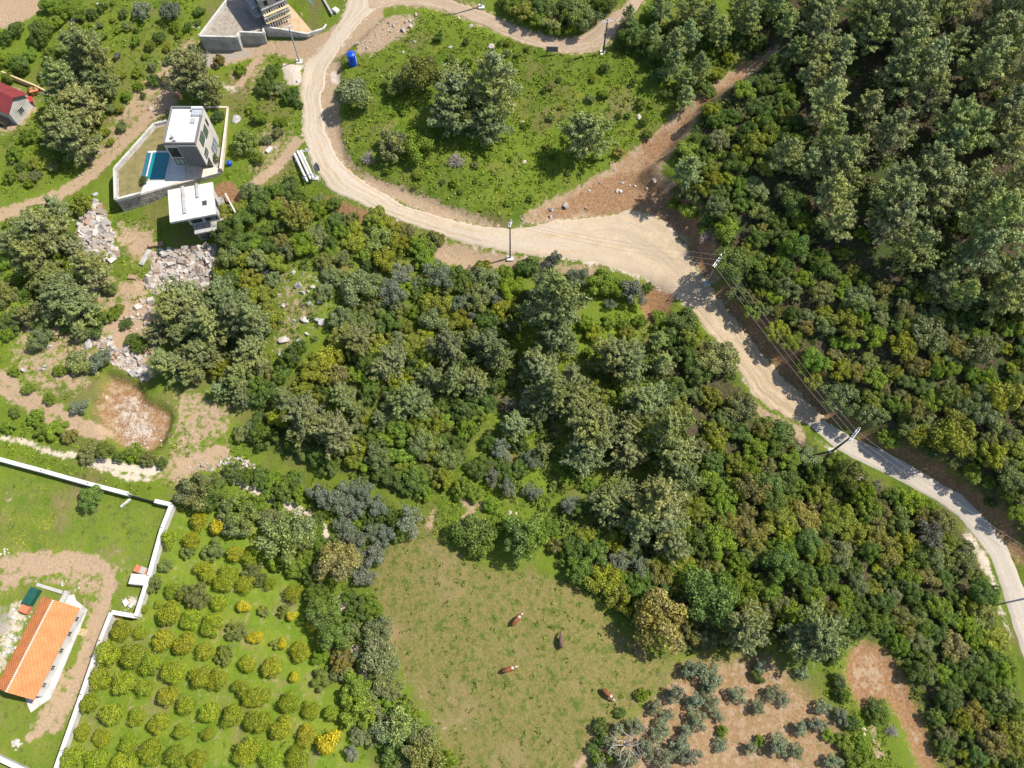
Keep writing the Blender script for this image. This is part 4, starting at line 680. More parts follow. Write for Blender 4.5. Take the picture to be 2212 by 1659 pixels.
scatter('weeds', [(MEADOW, 1.3), ([(60,420),(230,340),(330,200),(430,60),(440,-20),(100,-20),(90,100),(60,260),(-20,300),(-20,440)], .7), ([(480,130),(600,100),(650,200),(650,290),(550,380),(500,240)], .9), ([(560,540),(700,560),(760,640),(600,820),(540,740)], .9),
  ([(1130,740),(1240,700),(1400,650),(1440,700),(1300,860),(1150,900)], 1), ([(1000,1040),(1120,900),(1260,1020),(1200,1120),(960,1170),(930,1100)], .9), ([(220,440),(350,480),(350,560),(330,640),(260,660),(250,520)], .9), ([(480,370),(620,330),(700,420),(560,450)], .8), ([(370,880),(500,880),(560,1010),(380,1060),(250,1010)], .8), ([(1790,1400),(1860,1370),(1850,1480),(1880,1560),(1960,1690),(1840,1690),(1770,1500)], 1.4), ([(380,1000),(700,1030),(720,1160),(560,1120),(390,1100)], .7), ([(700,1100),(990,1060),(970,1160),(850,1170),(790,1230)], .9), ([(-20,900),(180,930),(250,1000),(380,1040),(300,1070),(0,985),(-20,960)], .8), ([(0,680),(60,700),(200,760),(230,800),(150,880),(60,840),(0,790)], .8), ([(1440,1420),(1830,1480),(1830,1690),(1240,1690)], .45), ([(1830,1570),(1900,1570),(1960,1690),(1830,1690)], 1)],
  2.1, .33, 9, (.2,.27,.035), M['leaf'], 'rough green weeds and low scrub covering the open slopes', 'weeds', .6, leaf=.3)
scatter('grass', [(PASTURE, .8), (ORCH, .3), (YARD, .12)], .55, .26, 7, (.15,.22,.035), M['leaf'], 'tufts of grass on the pasture, the grove floor and the walled lawn', 'grass', .5, leaf=.4)

# ------------------------------------------------------------------ stones
def rock_mesh(name, seed, mat, sub=2):
    import bmesh
    r = np.random.default_rng(seed); bm = bmesh.new(); bmesh.ops.create_icosphere(bm, subdivisions=sub, radius=1)
    pl = [(r.normal(size=3), .55+.35*r.random()) for _ in range(9)]
    for vt in bm.verts:
        c = np.array(vt.co)
        for nn, dd in pl:
            nn = nn/np.linalg.norm(nn); e = c.dot(nn)-dd
            if e > 0: c = c-nn*e
        vt.co = c+r.normal(size=3)*.02
    me = bpy.data.meshes.new(name); bm.to_mesh(me); bm.free(); me.materials.append(mat); return me
ROCKS = [rock_mesh('boulder', 30+i, M['stone'] if i < 3 else M['limestone']) for i in range(6)]
def rubble(name, poly, dens, smin, smax, label, mat, seed, cat='rubble'):
    r = np.random.default_rng(seed); w = [G0(*q) for q in poly]; xs = [q[0] for q in w]; ys = [q[1] for q in w]; n_ = int((max(xs)-min(xs))*(max(ys)-min(ys))*dens)
    x = r.uniform(min(xs), max(xs), n_); y = r.uniform(min(ys), max(ys), n_); k = inside(w, x, y); x, y = x[k], y[k]; n_ = len(x); z = samp(HZ, x, y); s = smin+(smax-smin)*r.random(n_)**9
    cube = np.array([[-1,-1,-1],[1,-1,-1],[1,1,-1],[-1,1,-1],[-1,-1,1],[1,-1,1],[1,1,1],[-1,1,1]], float); fc = np.array([[0,3,2,1],[4,5,6,7],[0,1,5,4],[1,2,6,5],[2,3,7,6],[3,0,4,7]])
    V = cube[None]*(s[:, None, None]*(.6+.7*r.random((n_, 1, 3))))*(.65+.5*r.random((n_, 8, 1)))
    q = r.normal(size=(n_, 4)); q /= np.linalg.norm(q, axis=1, keepdims=True); a, b_, c_, d_ = q.T
    Rm = np.stack([1-2*(c_*c_+d_*d_), 2*(b_*c_-a*d_), 2*(b_*d_+a*c_), 2*(b_*c_+a*d_), 1-2*(b_*b_+d_*d_), 2*(c_*d_-a*b_), 2*(b_*d_-a*c_), 2*(c_*d_+a*b_), 1-2*(b_*b_+c_*c_)], -1).reshape(-1, 3, 3)
    V = np.einsum('nij,nkj->nki', Rm, V)+np.stack([x, y, z+s*.25], -1)[:, None]
    me = mesh_np(name, V.reshape(-1, 3), (fc[None]+np.arange(n_)[:, None, None]*8).reshape(-1, 4)); tag(link(name, me, mat), label, cat, kind='stuff')
sm, n, l, b = new_mat('broken_stone'); ge = n.new('ShaderNodeNewGeometry'); rp = n.new('ShaderNodeValToRGB'); e = rp.color_ramp.elements; e[0].color = (.3,.19,.12,1); e[1].color = (.5,.46,.41,1); e.new(.15).color = (.34,.27,.21,1); e.new(.5).color = (.36,.33,.3,1)
l.new(ge.outputs['Random Per Island'], rp.inputs[0]); l.new(rp.outputs[0], b.inputs['Base Color']); b.inputs['Roughness'].default_value = .95; M['broken'] = sm
rubble('rubble', RUB_A, 16, .09, .75, 'pointed heap of broken pink and white stone left of the villa', M['broken'], 1)
rubble('rubble', RUB_B, 17, .08, .65, 'wide slope of broken stone below the unfinished white house', M['broken'], 2)
rubble('rubble', RUB_C, 17, .07, .5, 'strip of broken stone running down to the pit', M['broken'], 3)
rubble('rubble', RUB_D, 3, .08, .6, 'scattered stones between the two rubble heaps', M['broken'], 4)
rubble('rubble', [(250,870),(300,860),(330,900),(350,940),(320,970),(262,966),(240,920)], 6, .05, .2, 'grey broken stone spread over the floor of the pit', M['broken'], 5)
rubble('rubble', [(410,1010),(430,998),(462,1003),(487,987),(500,985),(553,1000),(553,1016),(510,1012),(480,1010),(450,1020),(420,1015)], 7, .12, .38, 'curved dry-stone terrace edge beside the farm track', M['broken'], 6)
rubble('rubble', [(770,100),(800,62),(860,38),(905,40),(900,65),(870,90),(810,125),(780,130)], 2.2, .07, .4, 'orange stones on the bank above the upper road', M['broken'], 7)
rubble('rubble', ROCKY, .6, .08, .55, 'grey limestone outcrops in the scrub below the road', M['limestone'], 8)
rubble('rubble', [(240,640),(335,640),(345,720),(310,790),(240,770),(220,700)], .9, .06, .5, 'stones washed down between the two rubble slopes', M['broken'], 31)
rubble('rubble', [(0,600),(50,640),(110,700),(140,790),(90,830),(20,790),(0,700)], .22, .1, .6, 'pale stones in the scrub at the left edge', M['limestone'], 9)
rubble('rubble', [(310,760),(340,650),(350,690),(340,740),(420,860),(400,850)], .4, .1, .4, 'stones among the pines below the rubble slope', M['broken'], 10)
rubble('rubble', [(608,142),(650,146),(648,188),(622,183)], 3, .05, .3, 'white crushed stone heap beside the upper road', M['white_roof'], 11)
rubble('rubble', [(20,1310),(75,1310),(50,1400),(10,1420)], .8, .08, .35, 'white building debris left of the orange-roofed house', M['white_render'], 12)
rubble('rubble', [(140,1255),(175,1262),(165,1282),(120,1268)], 1.2, .08, .5, 'white blocks scattered above the orange-roofed house', M['white_render'], 13)
rubble('rubble', [(2075,1110),(2120,1168),(2142,1205),(2160,1260),(2190,1370),(2180,1375),(2140,1255),(2100,1185)], .8, .05, .2, 'crushed stone along the edge of the concrete road', M['broken'], 14)
rubble('rubble', [(340,200),(385,150),(430,110),(420,170),(350,225),(320,260),(300,262)], .5, .06, .35, 'small stones on the eroded bank above the villa', M['broken'], 15)
rubble('rubble', DIRTCUT, .5, .05, .3, 'stones strewn over the brown earth cut', M['broken'], 30)
rubble('rubble', [(1105,495),(1150,460),(1240,440),(1240,460),(1200,468),(1160,485),(1115,492)], 1.2, .1, .5, 'rocky face at the left end of the earth cut', M['broken'], 16)
for i, (u, v, d, lab) in enumerate([(1380,253,15,'lone white boulder near the right edge of the meadow'),(1131,268,20,'pale flat boulder right of the meadow pine clump'),(1133,350,12,'white boulder at the lower left of the meadow'),(896,90,10,'boulder near the top left of the round meadow'),(972,102,12,'boulder pair in the upper part of the round meadow'),
  (1018,57,14,'tan boulder below the top road on the meadow'),(992,39,9,'small boulder just under the top road'),(1060,100,20,'group boulder in the upper right of the meadow'),(922,83,9,'boulder between two others in the upper meadow'),(871,113,9,'boulder right of the blue water tank'),
  (1345,395,9,'left of three grey boulders in the pine shadow'),(1360,400,8,'middle of three grey boulders in the pine shadow'),(1372,402,8,'right of three grey boulders in the pine shadow'),(1335,412,13,'boulder on top of the earth cut'),(848,178,13,'white boulder above the olive-grey roadside bush'),
  (206,420,18,'big pale boulder crowning the pointed rubble heap'),(207,434,14,'second boulder at the top of the pointed rubble heap'),(198,520,26,'large slanted slab in the pointed rubble heap'),(145,453,10,'boulder left of the pointed rubble heap'),(158,475,8,'small white boulder beside the pointed rubble heap'),
  (175,590,12,'reddish boulder between the dark pines'),(192,745,28,'big orange-faced boulder beside the rubble strip'),(272,747,15,'pale boulder right of the rubble strip'),(168,548,18,'orange boulder at the foot of the pointed heap'),
  (613,735,30,'big whitish outcrop left of the wooded plot'),(658,690,26,'white outcrop in the middle of the rocky scrub'),(690,652,18,'grey outcrop at the top of the rocky scrub'),(577,588,18,'grey outcrop under the trees left of the rocky scrub'),(612,660,14,'white outcrop left of the rocky scrub'),(634,590,14,'outcrop on the grass above the rocky scrub'),(675,620,14,'outcrop between the two clumps of grey shrubs'),
  (1100,1109,16,'grey boulder on the grass below the wooded plot'),(1115,1109,8,'little boulder beside the grey one below the wooded plot'),(637,1085,16,'tan boulder near the grey olive trees'),(1308,1210,9,'boulder in the shade near the pasture top'),
  (2157,1378,6,'white stone at the road verge'),(2125,1570,10,'white boulder at the lower right verge'),(1866,1576,12,'pale boulder on the green bank by the orange earth'),(1867,1586,9,'second boulder on the green bank by the orange earth'),(510,258,26,'flat grey gravel patch boulder beside the villa wall'),
  (553,345,10,'pale stone beside the rubble track'),(595,320,12,'stone at the edge of the rubble track'),(573,310,10,'boulder on the grass left of the road'),(732,268,8,'white stone at the left road edge'),(417,58,8,'stone on the slope left of the upper building'),(210,8,8,'white stone near the top left'),(336,55,7,'small stone below the dark olive trees'),(428,60,8,'yellowish stone on the bank left of the upper building'),(190,965,10,'white stones above the pit'),(230,858,10,'white rock left of the pit edge')]):
    g = G(u, v); dep = Vector((g.x, g.y, g.z-HC)).dot(Vector((0, SP, -CP))); R = d*.5*dep/FPX
    o = bpy.data.objects.new('boulder', ROCKS[i % 6]); COL.objects.link(o); o.location = g; o.rotation_euler = (random.uniform(-.3, .3), random.uniform(-.3, .3), random.uniform(0, 6.28)); o.scale = (R, R*random.uniform(.6, .9), R*random.uniform(.45, .7))
    tag(o, lab, 'boulder', 'boulders lying in the fields')

# ------------------------------------------------------------------ buildings
def PW(u, v, z): p = P(u, v, z); return (p[0], p[1])
def rect4(pts, z):
    w = [Vector(PW(u, v, z)) for u, v in pts]; c = sum(w, Vector((0, 0)))/4
    e = ((w[1]-w[0])+(w[2]-w[3])).normalized(); f = Vector((-e.y, e.x)); a = ((w[1]-w[0]).dot(e)+(w[2]-w[3]).dot(e))/4; b_ = ((w[3]-w[0]).dot(f)+(w[2]-w[1]).dot(f))/4
    return [c-e*a-f*b_, c+e*a-f*b_, c+e*a+f*b_, c-e*a+f*b_]
def on(a, c, s): return (a[0]+(c[0]-a[0])*s, a[1]+(c[1]-a[1])*s)
def outn(a, c, cen):
    d = Vector((c[0]-a[0], c[1]-a[1])).normalized(); n_ = Vector((d.y, -d.x))
    return n_ if n_.dot(Vector(((a[0]+c[0])/2-cen[0], (a[1]+c[1])/2-cen[1]))) > 0 else -n_
def window(par, a, c, cen, s0, s1, z0, z1, name='window', fm='dark_frame', gm='glass', bars=1):
    nn = outn(a, c, cen); p = on(a, c, s0); q = on(a, c, s1); d = (Vector(q)-Vector(p)); L = d.length; d.normalize(); mb = MB(); t = .08; off = nn*.02
    def slab(x0, x1, y0, y1, out, tgt, mi=0):
        A = Vector(p)+d*x0+nn*.01; B = Vector(p)+d*x1+nn*.01; tgt.prism([tuple(A), tuple(B), tuple(B+nn*out), tuple(A+nn*out)], y0, y1, mi)
    slab(0, L, z0, z0+t, .1, mb); slab(0, L, z1-t, z1, .1, mb); slab(0, t, z0+t, z1-t, .1, mb); slab(L-t, L, z0+t, z1-t, .1, mb)
    for k in range(1, bars+1): slab(L*k/(bars+1)-.03, L*k/(bars+1)+.03, z0+t, z1-t, .085, mb)
    f = mb.build(name, M[fm], par); g = MB(); slab(t, L-t, z0+t, z1-t, .03, g); g.build('pane', M[gm], f); return f  # on the unglazed grey house the pane is a hole's dark, painted
def parapet(mb, R, z0, z1, w=.25, mi=0):
    c = sum((Vector(p[:2]) for p in R), Vector((0, 0)))/len(R); n_ = len(R)
    I = [tuple(Vector(p[:2])+(c-Vector(p[:2])).normalized()*w*1.5) for p in R]
    for i in range(n_): j = (i+1) % n_; mb.prism([tuple(R[i][:2]), tuple(R[j][:2]), I[j], I[i]], z0, z1, mi)
def wall_line(mb, pts, w, top, base, mi=0, z=None):
    """wall along ground points, following the ground in short lengths"""
    for a, c in zip(pts[:-1], pts[1:]):
        a = Vector(a[:2]); c = Vector(c[:2]); L = (c-a).length; k = max(1, int(L/4)); d = (c-a).normalized(); n_ = Vector((-d.y, d.x))*w/2
        for i in range(k):
            p = a+(c-a)*i/k; q = a+(c-a)*(i+1)/k; zt = z if z is not None else None
            tp = [T(*p), T(*q)]; t0 = (z if z is not None else tp[0])+top; t1 = (z if z is not None else tp[1])+top
            mb.prism([tuple(p-n_), tuple(q-n_), tuple(q+n_), tuple(p+n_)], [tp[0]-base, tp[1]-base, tp[1]-base, tp[0]-base], [t0, t1, t1, t0], mi)

# --- flat-roofed villa on its walled terrace
gl = G(252, 455); zp = G(430, 400).z+1.2; ZR = zp+9.0
TER = [PW(*q, zp) for q in ((362,265),(335,272),(250,368),(252,435),(306,421),(360,405),(480,372),(496,240),(445,239),(437,225),(366,228))]
ter = thing('garden_terrace', 'raised garden terrace of the pool villa with stone retaining walls', 'terrace', (*on(TER[3], TER[6], .5), zp))
low = min(T(*q) for q in TER)-1.5
mb = MB(); mb.prism(TER, low, zp); mb.build('retaining_wall', M['stone_block'], ter)
mb = MB(); mb.prism([PW(*q, zp) for q in ((360,270),(337,277),(256,370),(258,428),(300,418),(316,400),(322,328),(362,324))], zp+.004, zp+.05); mb.build('lawn', M['lawn_dry'], ter)
mb = MB(); mb.prism([PW(*q, zp) for q in ((320,327),(370,326),(400,350),(402,390),(362,403),(304,419),(312,396))], zp+.055, zp+.10); mb.build('pool_deck', M['white_roof'], ter)
mb = MB(); mb.prism([PW(*q, zp) for q in ((402,352),(446,350),(478,368),(478,372),(362,404),(402,390))], zp+.01, zp+.065); mb.build('paving', M['paving'], ter)
mb = MB(); mb.prism([PW(*q, zp) for q in ((440,245),(462,247),(462,340),(440,350))], zp+.012, zp+.05); mb.build('side_path', M['white_roof'], ter)
mb = MB(); mb.prism([PW(*q, zp) for q in ((463,247),(486,249),(476,355),(462,356))], zp+.014, zp+.045); mb.build('gravel_bed', M['yard_gravel'], ter)
mb = MB(); W1 = [PW(*q, zp) for q in ((362,265),(335,272),(250,368),(252,435),(306,421))]
for a, c in zip(W1[:-1], W1[1:]):
    d = (Vector(c)-Vector(a)).normalized(); n_ = Vector((-d.y, d.x))*.22; mb.prism([tuple(Vector(a)-n_), tuple(Vector(c)-n_), tuple(Vector(c)+n_), tuple(Vector(a)+n_)], zp+.06, zp+.7)
mb.build('white_parapet', M['white_render'], ter)
mb = MB(); W2 = [PW(*q, zp) for q in ((480,372),(496,240),(445,239))]
for a, c in zip(W2[:-1], W2[1:]):
    d = (Vector(c)-Vector(a)).normalized(); n_ = Vector((-d.y, d.x))*.2; mb.prism([tuple(Vector(a)-n_), tuple(Vector(c)-n_), tuple(Vector(c)+n_), tuple(Vector(a)+n_)], zp+.06, zp+1.1)
mb.build('side_wall', M['paving'], ter)
RF = rect4([(362,229),(437,229),(423,309),(359,309)], ZR); cen = sum(RF, Vector((0, 0)))/4
vil = thing('villa', 'white flat-roofed pool villa with beige side wall and grey front', 'house', (cen.x, cen.y, zp))
e = (RF[1]-RF[0]).normalized(); f = (RF[3]-RF[0]).normalized()
mb = MB(); mb.prism([tuple(p) for p in RF], zp+3.1, ZR-.5); o = mb.build('wall', M['beige_render'], vil)
mb = MB(); lowr = [RF[0]+e*.02, RF[1]-e*.02, RF[2]-e*.02+f*(-2.0), RF[3]+e*3.2+f*(-2.0)]; mb.prism([tuple(p) for p in lowr], zp-.2, zp+3.1); mb.build('ground_floor', M['white_render'], vil)
mb = MB(); mb.prism([tuple(p+(cen-p).normalized()*.3) for p in RF], ZR-.498, ZR-.4); mb.build('roof', M['white_roof'], vil)
mb = MB(); parapet(mb, RF, ZR-.5, ZR, .22); mb.build('parapet', M['grey_render'], vil)
front = (RF[3], RF[2]); side = (RF[2], RF[1])
mb = MB(); nn = outn(*front, cen); a = on(*front, .42); c = on(*front, 1.0); mb.prism([tuple(a), tuple(c), tuple(Vector(c)+nn*.25), tuple(Vector(a)+nn*.25)], zp+3.1, ZR-.55); mb.build('front_panel', M['grey_render'], vil)
window(vil, *front, cen, .06, .36, zp+5.4, ZR-1.3, gm='glass', bars=1); window(vil, *front, cen, .06, .36, zp+3.3, zp+4.9, gm='pale_glass')
lf = (lowr[3], lowr[2]); lc = sum(lowr, Vector((0, 0)))/4
window(vil, *lf, lc, .08, .46, zp+.2, zp+2.8, gm='pale_glass', bars=2); window(vil, *lf, lc, .54, .95, zp+.2, zp+2.8, gm='glass', bars=1)
for s0, s1, z0, z1 in ((.55,.8,5.9,7.9),(.3,.5,5.2,7.2),(.14,.2,5.6,7.2)):
    window(vil, *side, cen, 1-s1, 1-s0, zp+z0, zp+z1, gm='green_glass', bars=1)
window(vil, *side, cen, .1, .3, zp+3.6, zp+5.0, gm='green_glass'); window(vil, RF[2], RF[1], cen, .5, .8, zp+.4, zp+2.6, gm='pale_glass')
for u, v in ((373,295),(377,303)):
    w = PW(u, v, ZR); mb = MB(); mb.tube((*w, ZR-.4), (*w, ZR+.35), .32, .32, 12); mb.tube((*w, ZR+.35), (*w, ZR+.42), .28, .1, 12); mb.build('roof_fan', M['steel'], vil)
w = PW(426,240,ZR); mb = MB(); mb.box(w, e*.9, f*.9, ZR-.4, ZR+.1); mb.build('solar_heater', M['steel'], vil); mb = MB(); mb.tube((w[0]-1, w[1]+.5, ZR+.3), (w[0]+1, w[1]+.5, ZR+.3), .25); mb.build('water_cylinder', M['porcelain'], vil)
w = PW(415,258,ZR); mb = MB(); mb.box(w, e*.4, f*.6, ZR-.4, ZR-.2); mb.build('roof_hatch', M['concrete'], vil)
pool = thing('swimming_pool', 'long turquoise swimming pool in white deck beside the villa', 'pool', (*PW(343,360,zp), zp))
PL = rect4([(327,331),(368,331),(358,388),(321,388)], zp); e2 = (PL[1]-PL[0]).normalized(); pc = sum(PL, Vector((0,0)))/4
mb = MB(); mb.prism([tuple(p) for p in PL], zp+.11, zp+.14); mb.build('water', M['pool_water'], pool)
mb = MB(); mb.prism([tuple(PL[0]-e2*.05), tuple(PL[0]-e2*1.1), tuple(PL[3]-e2*1.1), tuple(PL[3]-e2*.05)], zp+.105, zp+.16); mb.build('overflow_channel', M['pool_tile'], pool)
mb = MB(); parapet(mb, [p+(p-pc).normalized()*.5 for p in PL], zp+.1, zp+.2, .3); mb.build('rim', M['white_roof'], pool)
for i, (u, v, h, lab) in enumerate([(475,262,2.6,'young tree in the gravel bed behind the villa, upper one'),(465,348,1.8,'young plant in the gravel bed near the villa front corner'),(315,395,1.6,'potted bush at the lower left pool corner')]):
    w = PW(u, v, zp); crown, wood, zc = PR['broad'][i]; t = thing('small_tree', lab, 'tree', (*w, zp)); t.scale = (h*.6,)*3
    for nm, me in (('trunk', wood), ('crown', crown)): c = bpy.data.objects.new(nm, me); COL.objects.link(c); c.parent = t; c.color = jit((.1,.15,.05))
# --- unfinished white house
g = G(455, 522); zb = g.z; ZB = zb+6.8
R2 = rect4([(362,411),(453,394),(472,461),(367,480)], ZB); c2 = sum(R2, Vector((0, 0)))/4; e = (R2[1]-R2[0]).normalized(); f = (R2[3]-R2[0]).normalized()
hs = thing('unfinished_house', 'unfinished white flat-roofed house standing below the villa', 'house', (c2.x, c2.y, zb))
body = [R2[0]+e*1.2-f*(-.8), R2[1]-e*.2-f*(-.8), R2[2]-e*.2-f*1.4, R2[3]+e*2.4-f*1.4]
mb = MB(); mb.prism([tuple(p) for p in R2], ZB-.45, ZB); mb.build('roof', M['white_roof'], hs)
mb = MB(); mb.prism([tuple(p) for p in body], zb+3.3, ZB-.46); mb.build('upper_wall', M['white_render'], hs)
lowb = [body[0], body[1]+e*1.0, body[2]+e*1.0+f*1.2, body[3]+e*.6+f*1.2]; mb = MB(); mb.prism([tuple(p) for p in lowb], zb-2.5, zb+3.29); mb.build('lower_wall', M['stone_block'], hs)
mb = MB(); a, c = lowb[3], lowb[2]; nn = outn(a, c, c2); mb.prism([tuple(a), tuple(c), tuple(c+nn*.9), tuple(a+nn*.9)], zb+2.9, zb+3.25); mb.build('balcony', M['concrete'], hs)
for s0, s1 in ((.05,.42),(.55,.9)): window(hs, lowb[3], lowb[2], c2, s0, s1, zb+.4, zb+2.6, gm='green_glass')
for s0, s1 in ((.1,.45),(.55,.95)): window(hs, body[3], body[2], c2, s0, s1, zb+3.7, ZB-.9, gm='glass')
window(hs, body[2], body[1], c2, .3, .6, zb+4, ZB-1, gm='glass')
mb = MB(); w = R2[0]+e*2.5; mb.prism([tuple(w), tuple(w+e*.5), tuple(w+e*.5+f*6), tuple(w+f*6)], ZB+.001, ZB+.35); w = R2[1]-e*3; mb.prism([tuple(w), tuple(w+e*.4), tuple(w+e*.4+f*3), tuple(w+f*3)], ZB+.001, ZB+.4); mb.build('roof_upstand', M['concrete'], hs)
mb = MB(); w = R2[0]+e*6.3+f*4.4; mb.box(w, e*.4, f*.5, ZB+.001, ZB+.12); mb.build('roof_hatch', M['dark_frame'], hs)
mb = MB(); a = lowb[1]+e*.4; c = lowb[2]+e*.4; n_ = e*.18; mb.prism([tuple(a), tuple(a+e*.3), tuple(c+e*2.2), tuple(c+e*1.9)], zb-1.5, zb+4.2); mb.build('side_wall', M['white_render'], hs)
# --- grey house under construction with its walled yard
zc_ = G(600, 95).z+1.6
yd = thing('walled_yard', 'gravel yard with pale concrete walls around the grey house under construction', 'yard', (*PW(540,60,zc_), zc_))
YP = [PW(*q, zc_) for q in ((520,-30),(433,85),(515,87),(519,76),(572,78),(571,65),(610,70),(665,80),(700,69),(722,42),(740,-20),(730,-60),(560,-70))]
mb = MB(); mb.prism(YP, min(T(*q) for q in YP)-1, zc_); mb.build('retaining_wall', M['concrete'], yd)
mb = MB(); mb.prism([PW(*q, zc_) for q in ((521,-28),(437,83),(516,85),(520,74),(573,72),(600,40),(560,-50))], zc_+.004, zc_+.04); mb.build('gravel_floor', M['yard_gravel'], yd)
mb = MB(); mb.prism([PW(*q, zc_) for q in ((574,66),(610,68),(665,78),(698,68),(720,42),(740,-20),(730,-60),(600,-60),(585,20))], zc_+.045, zc_+.09); mb.build('sand_floor', M['sand'], yd)
mb = MB()
for a, c in zip(YP[:9], YP[1:10]):
    d = (Vector(c)-Vector(a)).normalized(); n_ = Vector((-d.y, d.x))*.18; mb.prism([tuple(Vector(a)-n_), tuple(Vector(c)-n_), tuple(Vector(c)+n_), tuple(Vector(a)+n_)], zc_+.1, zc_+.9)
mb.build('parapet', M['white_render'], yd)
ZC = zc_+6.6; Cf = Vector(PW(579,60,zc_)); Cr = Vector(PW(630,38,zc_)); e = (Cr-Cf).normalized(); f = Vector((-e.y, e.x)); R3 = [Cf+f*8.5, Cr+f*8.5, Cr, Cf]; R3 = [R3[0], R3[3], R3[2], R3[1]]; c3 = sum(R3, Vector((0, 0)))/4
ch_ = thing('house_under_construction', 'bare grey concrete house under construction with open window holes', 'house', (c3.x, c3.y, zc_))
FL, FR = (R3[0], R3[1]), (R3[1], R3[2])
for i, (z0, z1) in enumerate(((zc_+2.0, zc_+2.2), (zc_+4.2, zc_+4.4), (ZC-.25, ZC))):
    mb = MB(); q = [p+(p-c3).normalized()*(.25+.35*(i == 2)) for p in R3]; mb.prism([tuple(p) for p in q], z0, z1); mb.build('floor_slab', M['concrete'], ch_)
mb = MB(); mb.prism([tuple(p) for p in R3], zc_+.05, zc_+1.99); mb.prism([tuple(p) for p in R3], zc_+2.21, zc_+4.19); mb.prism([tuple(p) for p in R3], zc_+4.41, ZC-.26); mb.build('wall', M['concrete'], ch_)
for z0 in (zc_+.4, zc_+2.6, zc_+4.7):
    for s0, s1 in ((.12,.3),(.42,.5),(.68,.9)): window(ch_, *FL, c3, s0, s1, z0, z0+1.2, gm='rubber_and_hole_black', fm='concrete', bars=0)  # black slabs on the solid wall paint the shade inside open window holes
    for s0, s1 in ((.12,.3),(.6,.88)): window(ch_, *FR, c3, s0, s1, z0, z0+1.3, gm='rubber_and_hole_black', fm='concrete', bars=0)  # same painted shade for the holes of this face
for zz in (zc_+2.0, zc_+4.2):
    nn = outn(*FL, c3); a = on(*FL, .35); c = on(*FL, .85); mb = MB(); mb.prism([tuple(a), tuple(c), tuple(Vector(c)+nn*1.5), tuple(Vector(a)+nn*1.5)], zz+.01, zz+.2); mb.build('balcony', M['concrete'], ch_)
RFp = [p+(p-c3).normalized()*.65 for p in R3]; mid0 = (RFp[0]+RFp[3])/2; mid1 = (RFp[1]+RFp[2])/2
mb = MB(); q0, q1, q2, q3 = [(p.x, p.y, ZC+.01) for p in RFp]; m0 = (mid0.x, mid0.y, ZC+1.8); m1 = (mid1.x, mid1.y, ZC+1.8); mb.add([q0, q1, q2, q3, m0, m1], [(0,1,5,4),(2,3,4,5),(0,4,3),(1,2,5),(3,2,1,0)]); mb.build('roof', M['grey_render'], ch_)
sc = thing('scaffolding', 'pale timber scaffold poles and planks leaning at the grey house corner', 'scaffold', (*PW(605,50,zc_), zc_))
for k in range(9):
    nn = outn(*FR, c3); a = Vector(on(*FR, .05+k*.1))+nn*1.6; b2 = Vector(on(*FR, .08+k*.1))+nn*.7; mb = MB(); mb.tube((*a, zc_+.1), (*b2, zc_+4.2), .07, .07, 6); mb.build('prop', M['white_render'], sc)
for zz in (1.9, 3.6):
    nn = outn(*FR, c3); a = Vector(on(*FR, -.05))+nn*1.0; b2 = Vector(on(*FR, 1.0))+nn*1.0; mb = MB(); d = (Vector(b2)-Vector(a)).normalized(); n_ = Vector((-d.y, d.x))*.3; mb.prism([tuple(Vector(a)-n_), tuple(Vector(b2)-n_), tuple(Vector(b2)+n_), tuple(Vector(a)+n_)], zc_+zz, zc_+zz+.08); mb.build('plank', M['new_timber'], sc)
def stack(name, lab, cat, u, v, z, ang, L, n_, w, mat, h=.07, grp=None):
    p = PW(u, v, z) if z is not None else G(u, v); z = z if z is not None else p[2]; t = thing(name, lab, cat, (p[0], p[1], z), grp, ang)
    for k in range(n_):
        me = MB(); me.box(((k-(n_-1)/2)*w*1.25*.3 if 0 else random.uniform(-.2, .2), (k-(n_-1)/2)*w*1.2), (L/2*random.uniform(.8, 1), 0), (0, w/2), .05+random.uniform(0, .05), .05+h+random.uniform(0, .1)); me.build('plank', M[mat], t, org=(0, 0, 0))
    return t
stack('plank_stack', 'long brown planks lying on the sandy yard of the grey house', 'timber', 763-553+553-5, 22, zc_+.09, -.5, 7, 7, .3, 'timber')
stack('plank_stack', 'short planks lying beside the wall end on the sandy yard', 'timber', 693, 60, zc_+.09, -.2, 2.6, 5, .3, 'timber')
stack('plank_stack', 'single timber pile in the middle of the sandy yard', 'timber', 668, 40, zc_+.09, -.6, 4.5, 2, .25, 'timber')
mb = MB(); a = [PW(*q, zc_) for q in ((678,2),(698,22),(690,34),(668,10))]; mb.prism(a, zc_+.1, zc_+1.1); tag(mb.build('covered_pile', M['tarp'], None, org=(*a[0], zc_+.1), bevel=.2), 'turquoise sheeted pile along the upper yard wall', 'tarpaulin')
mb = MB(); a = [PW(*q, zc_+2) for q in ((690,-20),(735,30),(722,48),(712,40))]; mb2 = [PW(*q, zc_) for q in ((700,10),(722,48))]
d = (Vector(mb2[1])-Vector(mb2[0])).normalized(); n_ = Vector((-d.y, d.x))*.18; mb.prism([tuple(Vector(mb2[0])-n_), tuple(Vector(mb2[1])-n_), tuple(Vector(mb2[1])+n_), tuple(Vector(mb2[0])+n_)], zc_-1, zc_+2.1); tag(mb.build('concrete_wall', M['concrete'], None, org=(*mb2[0], zc_)), 'tall concrete wall at the right side of the building yard', 'wall')
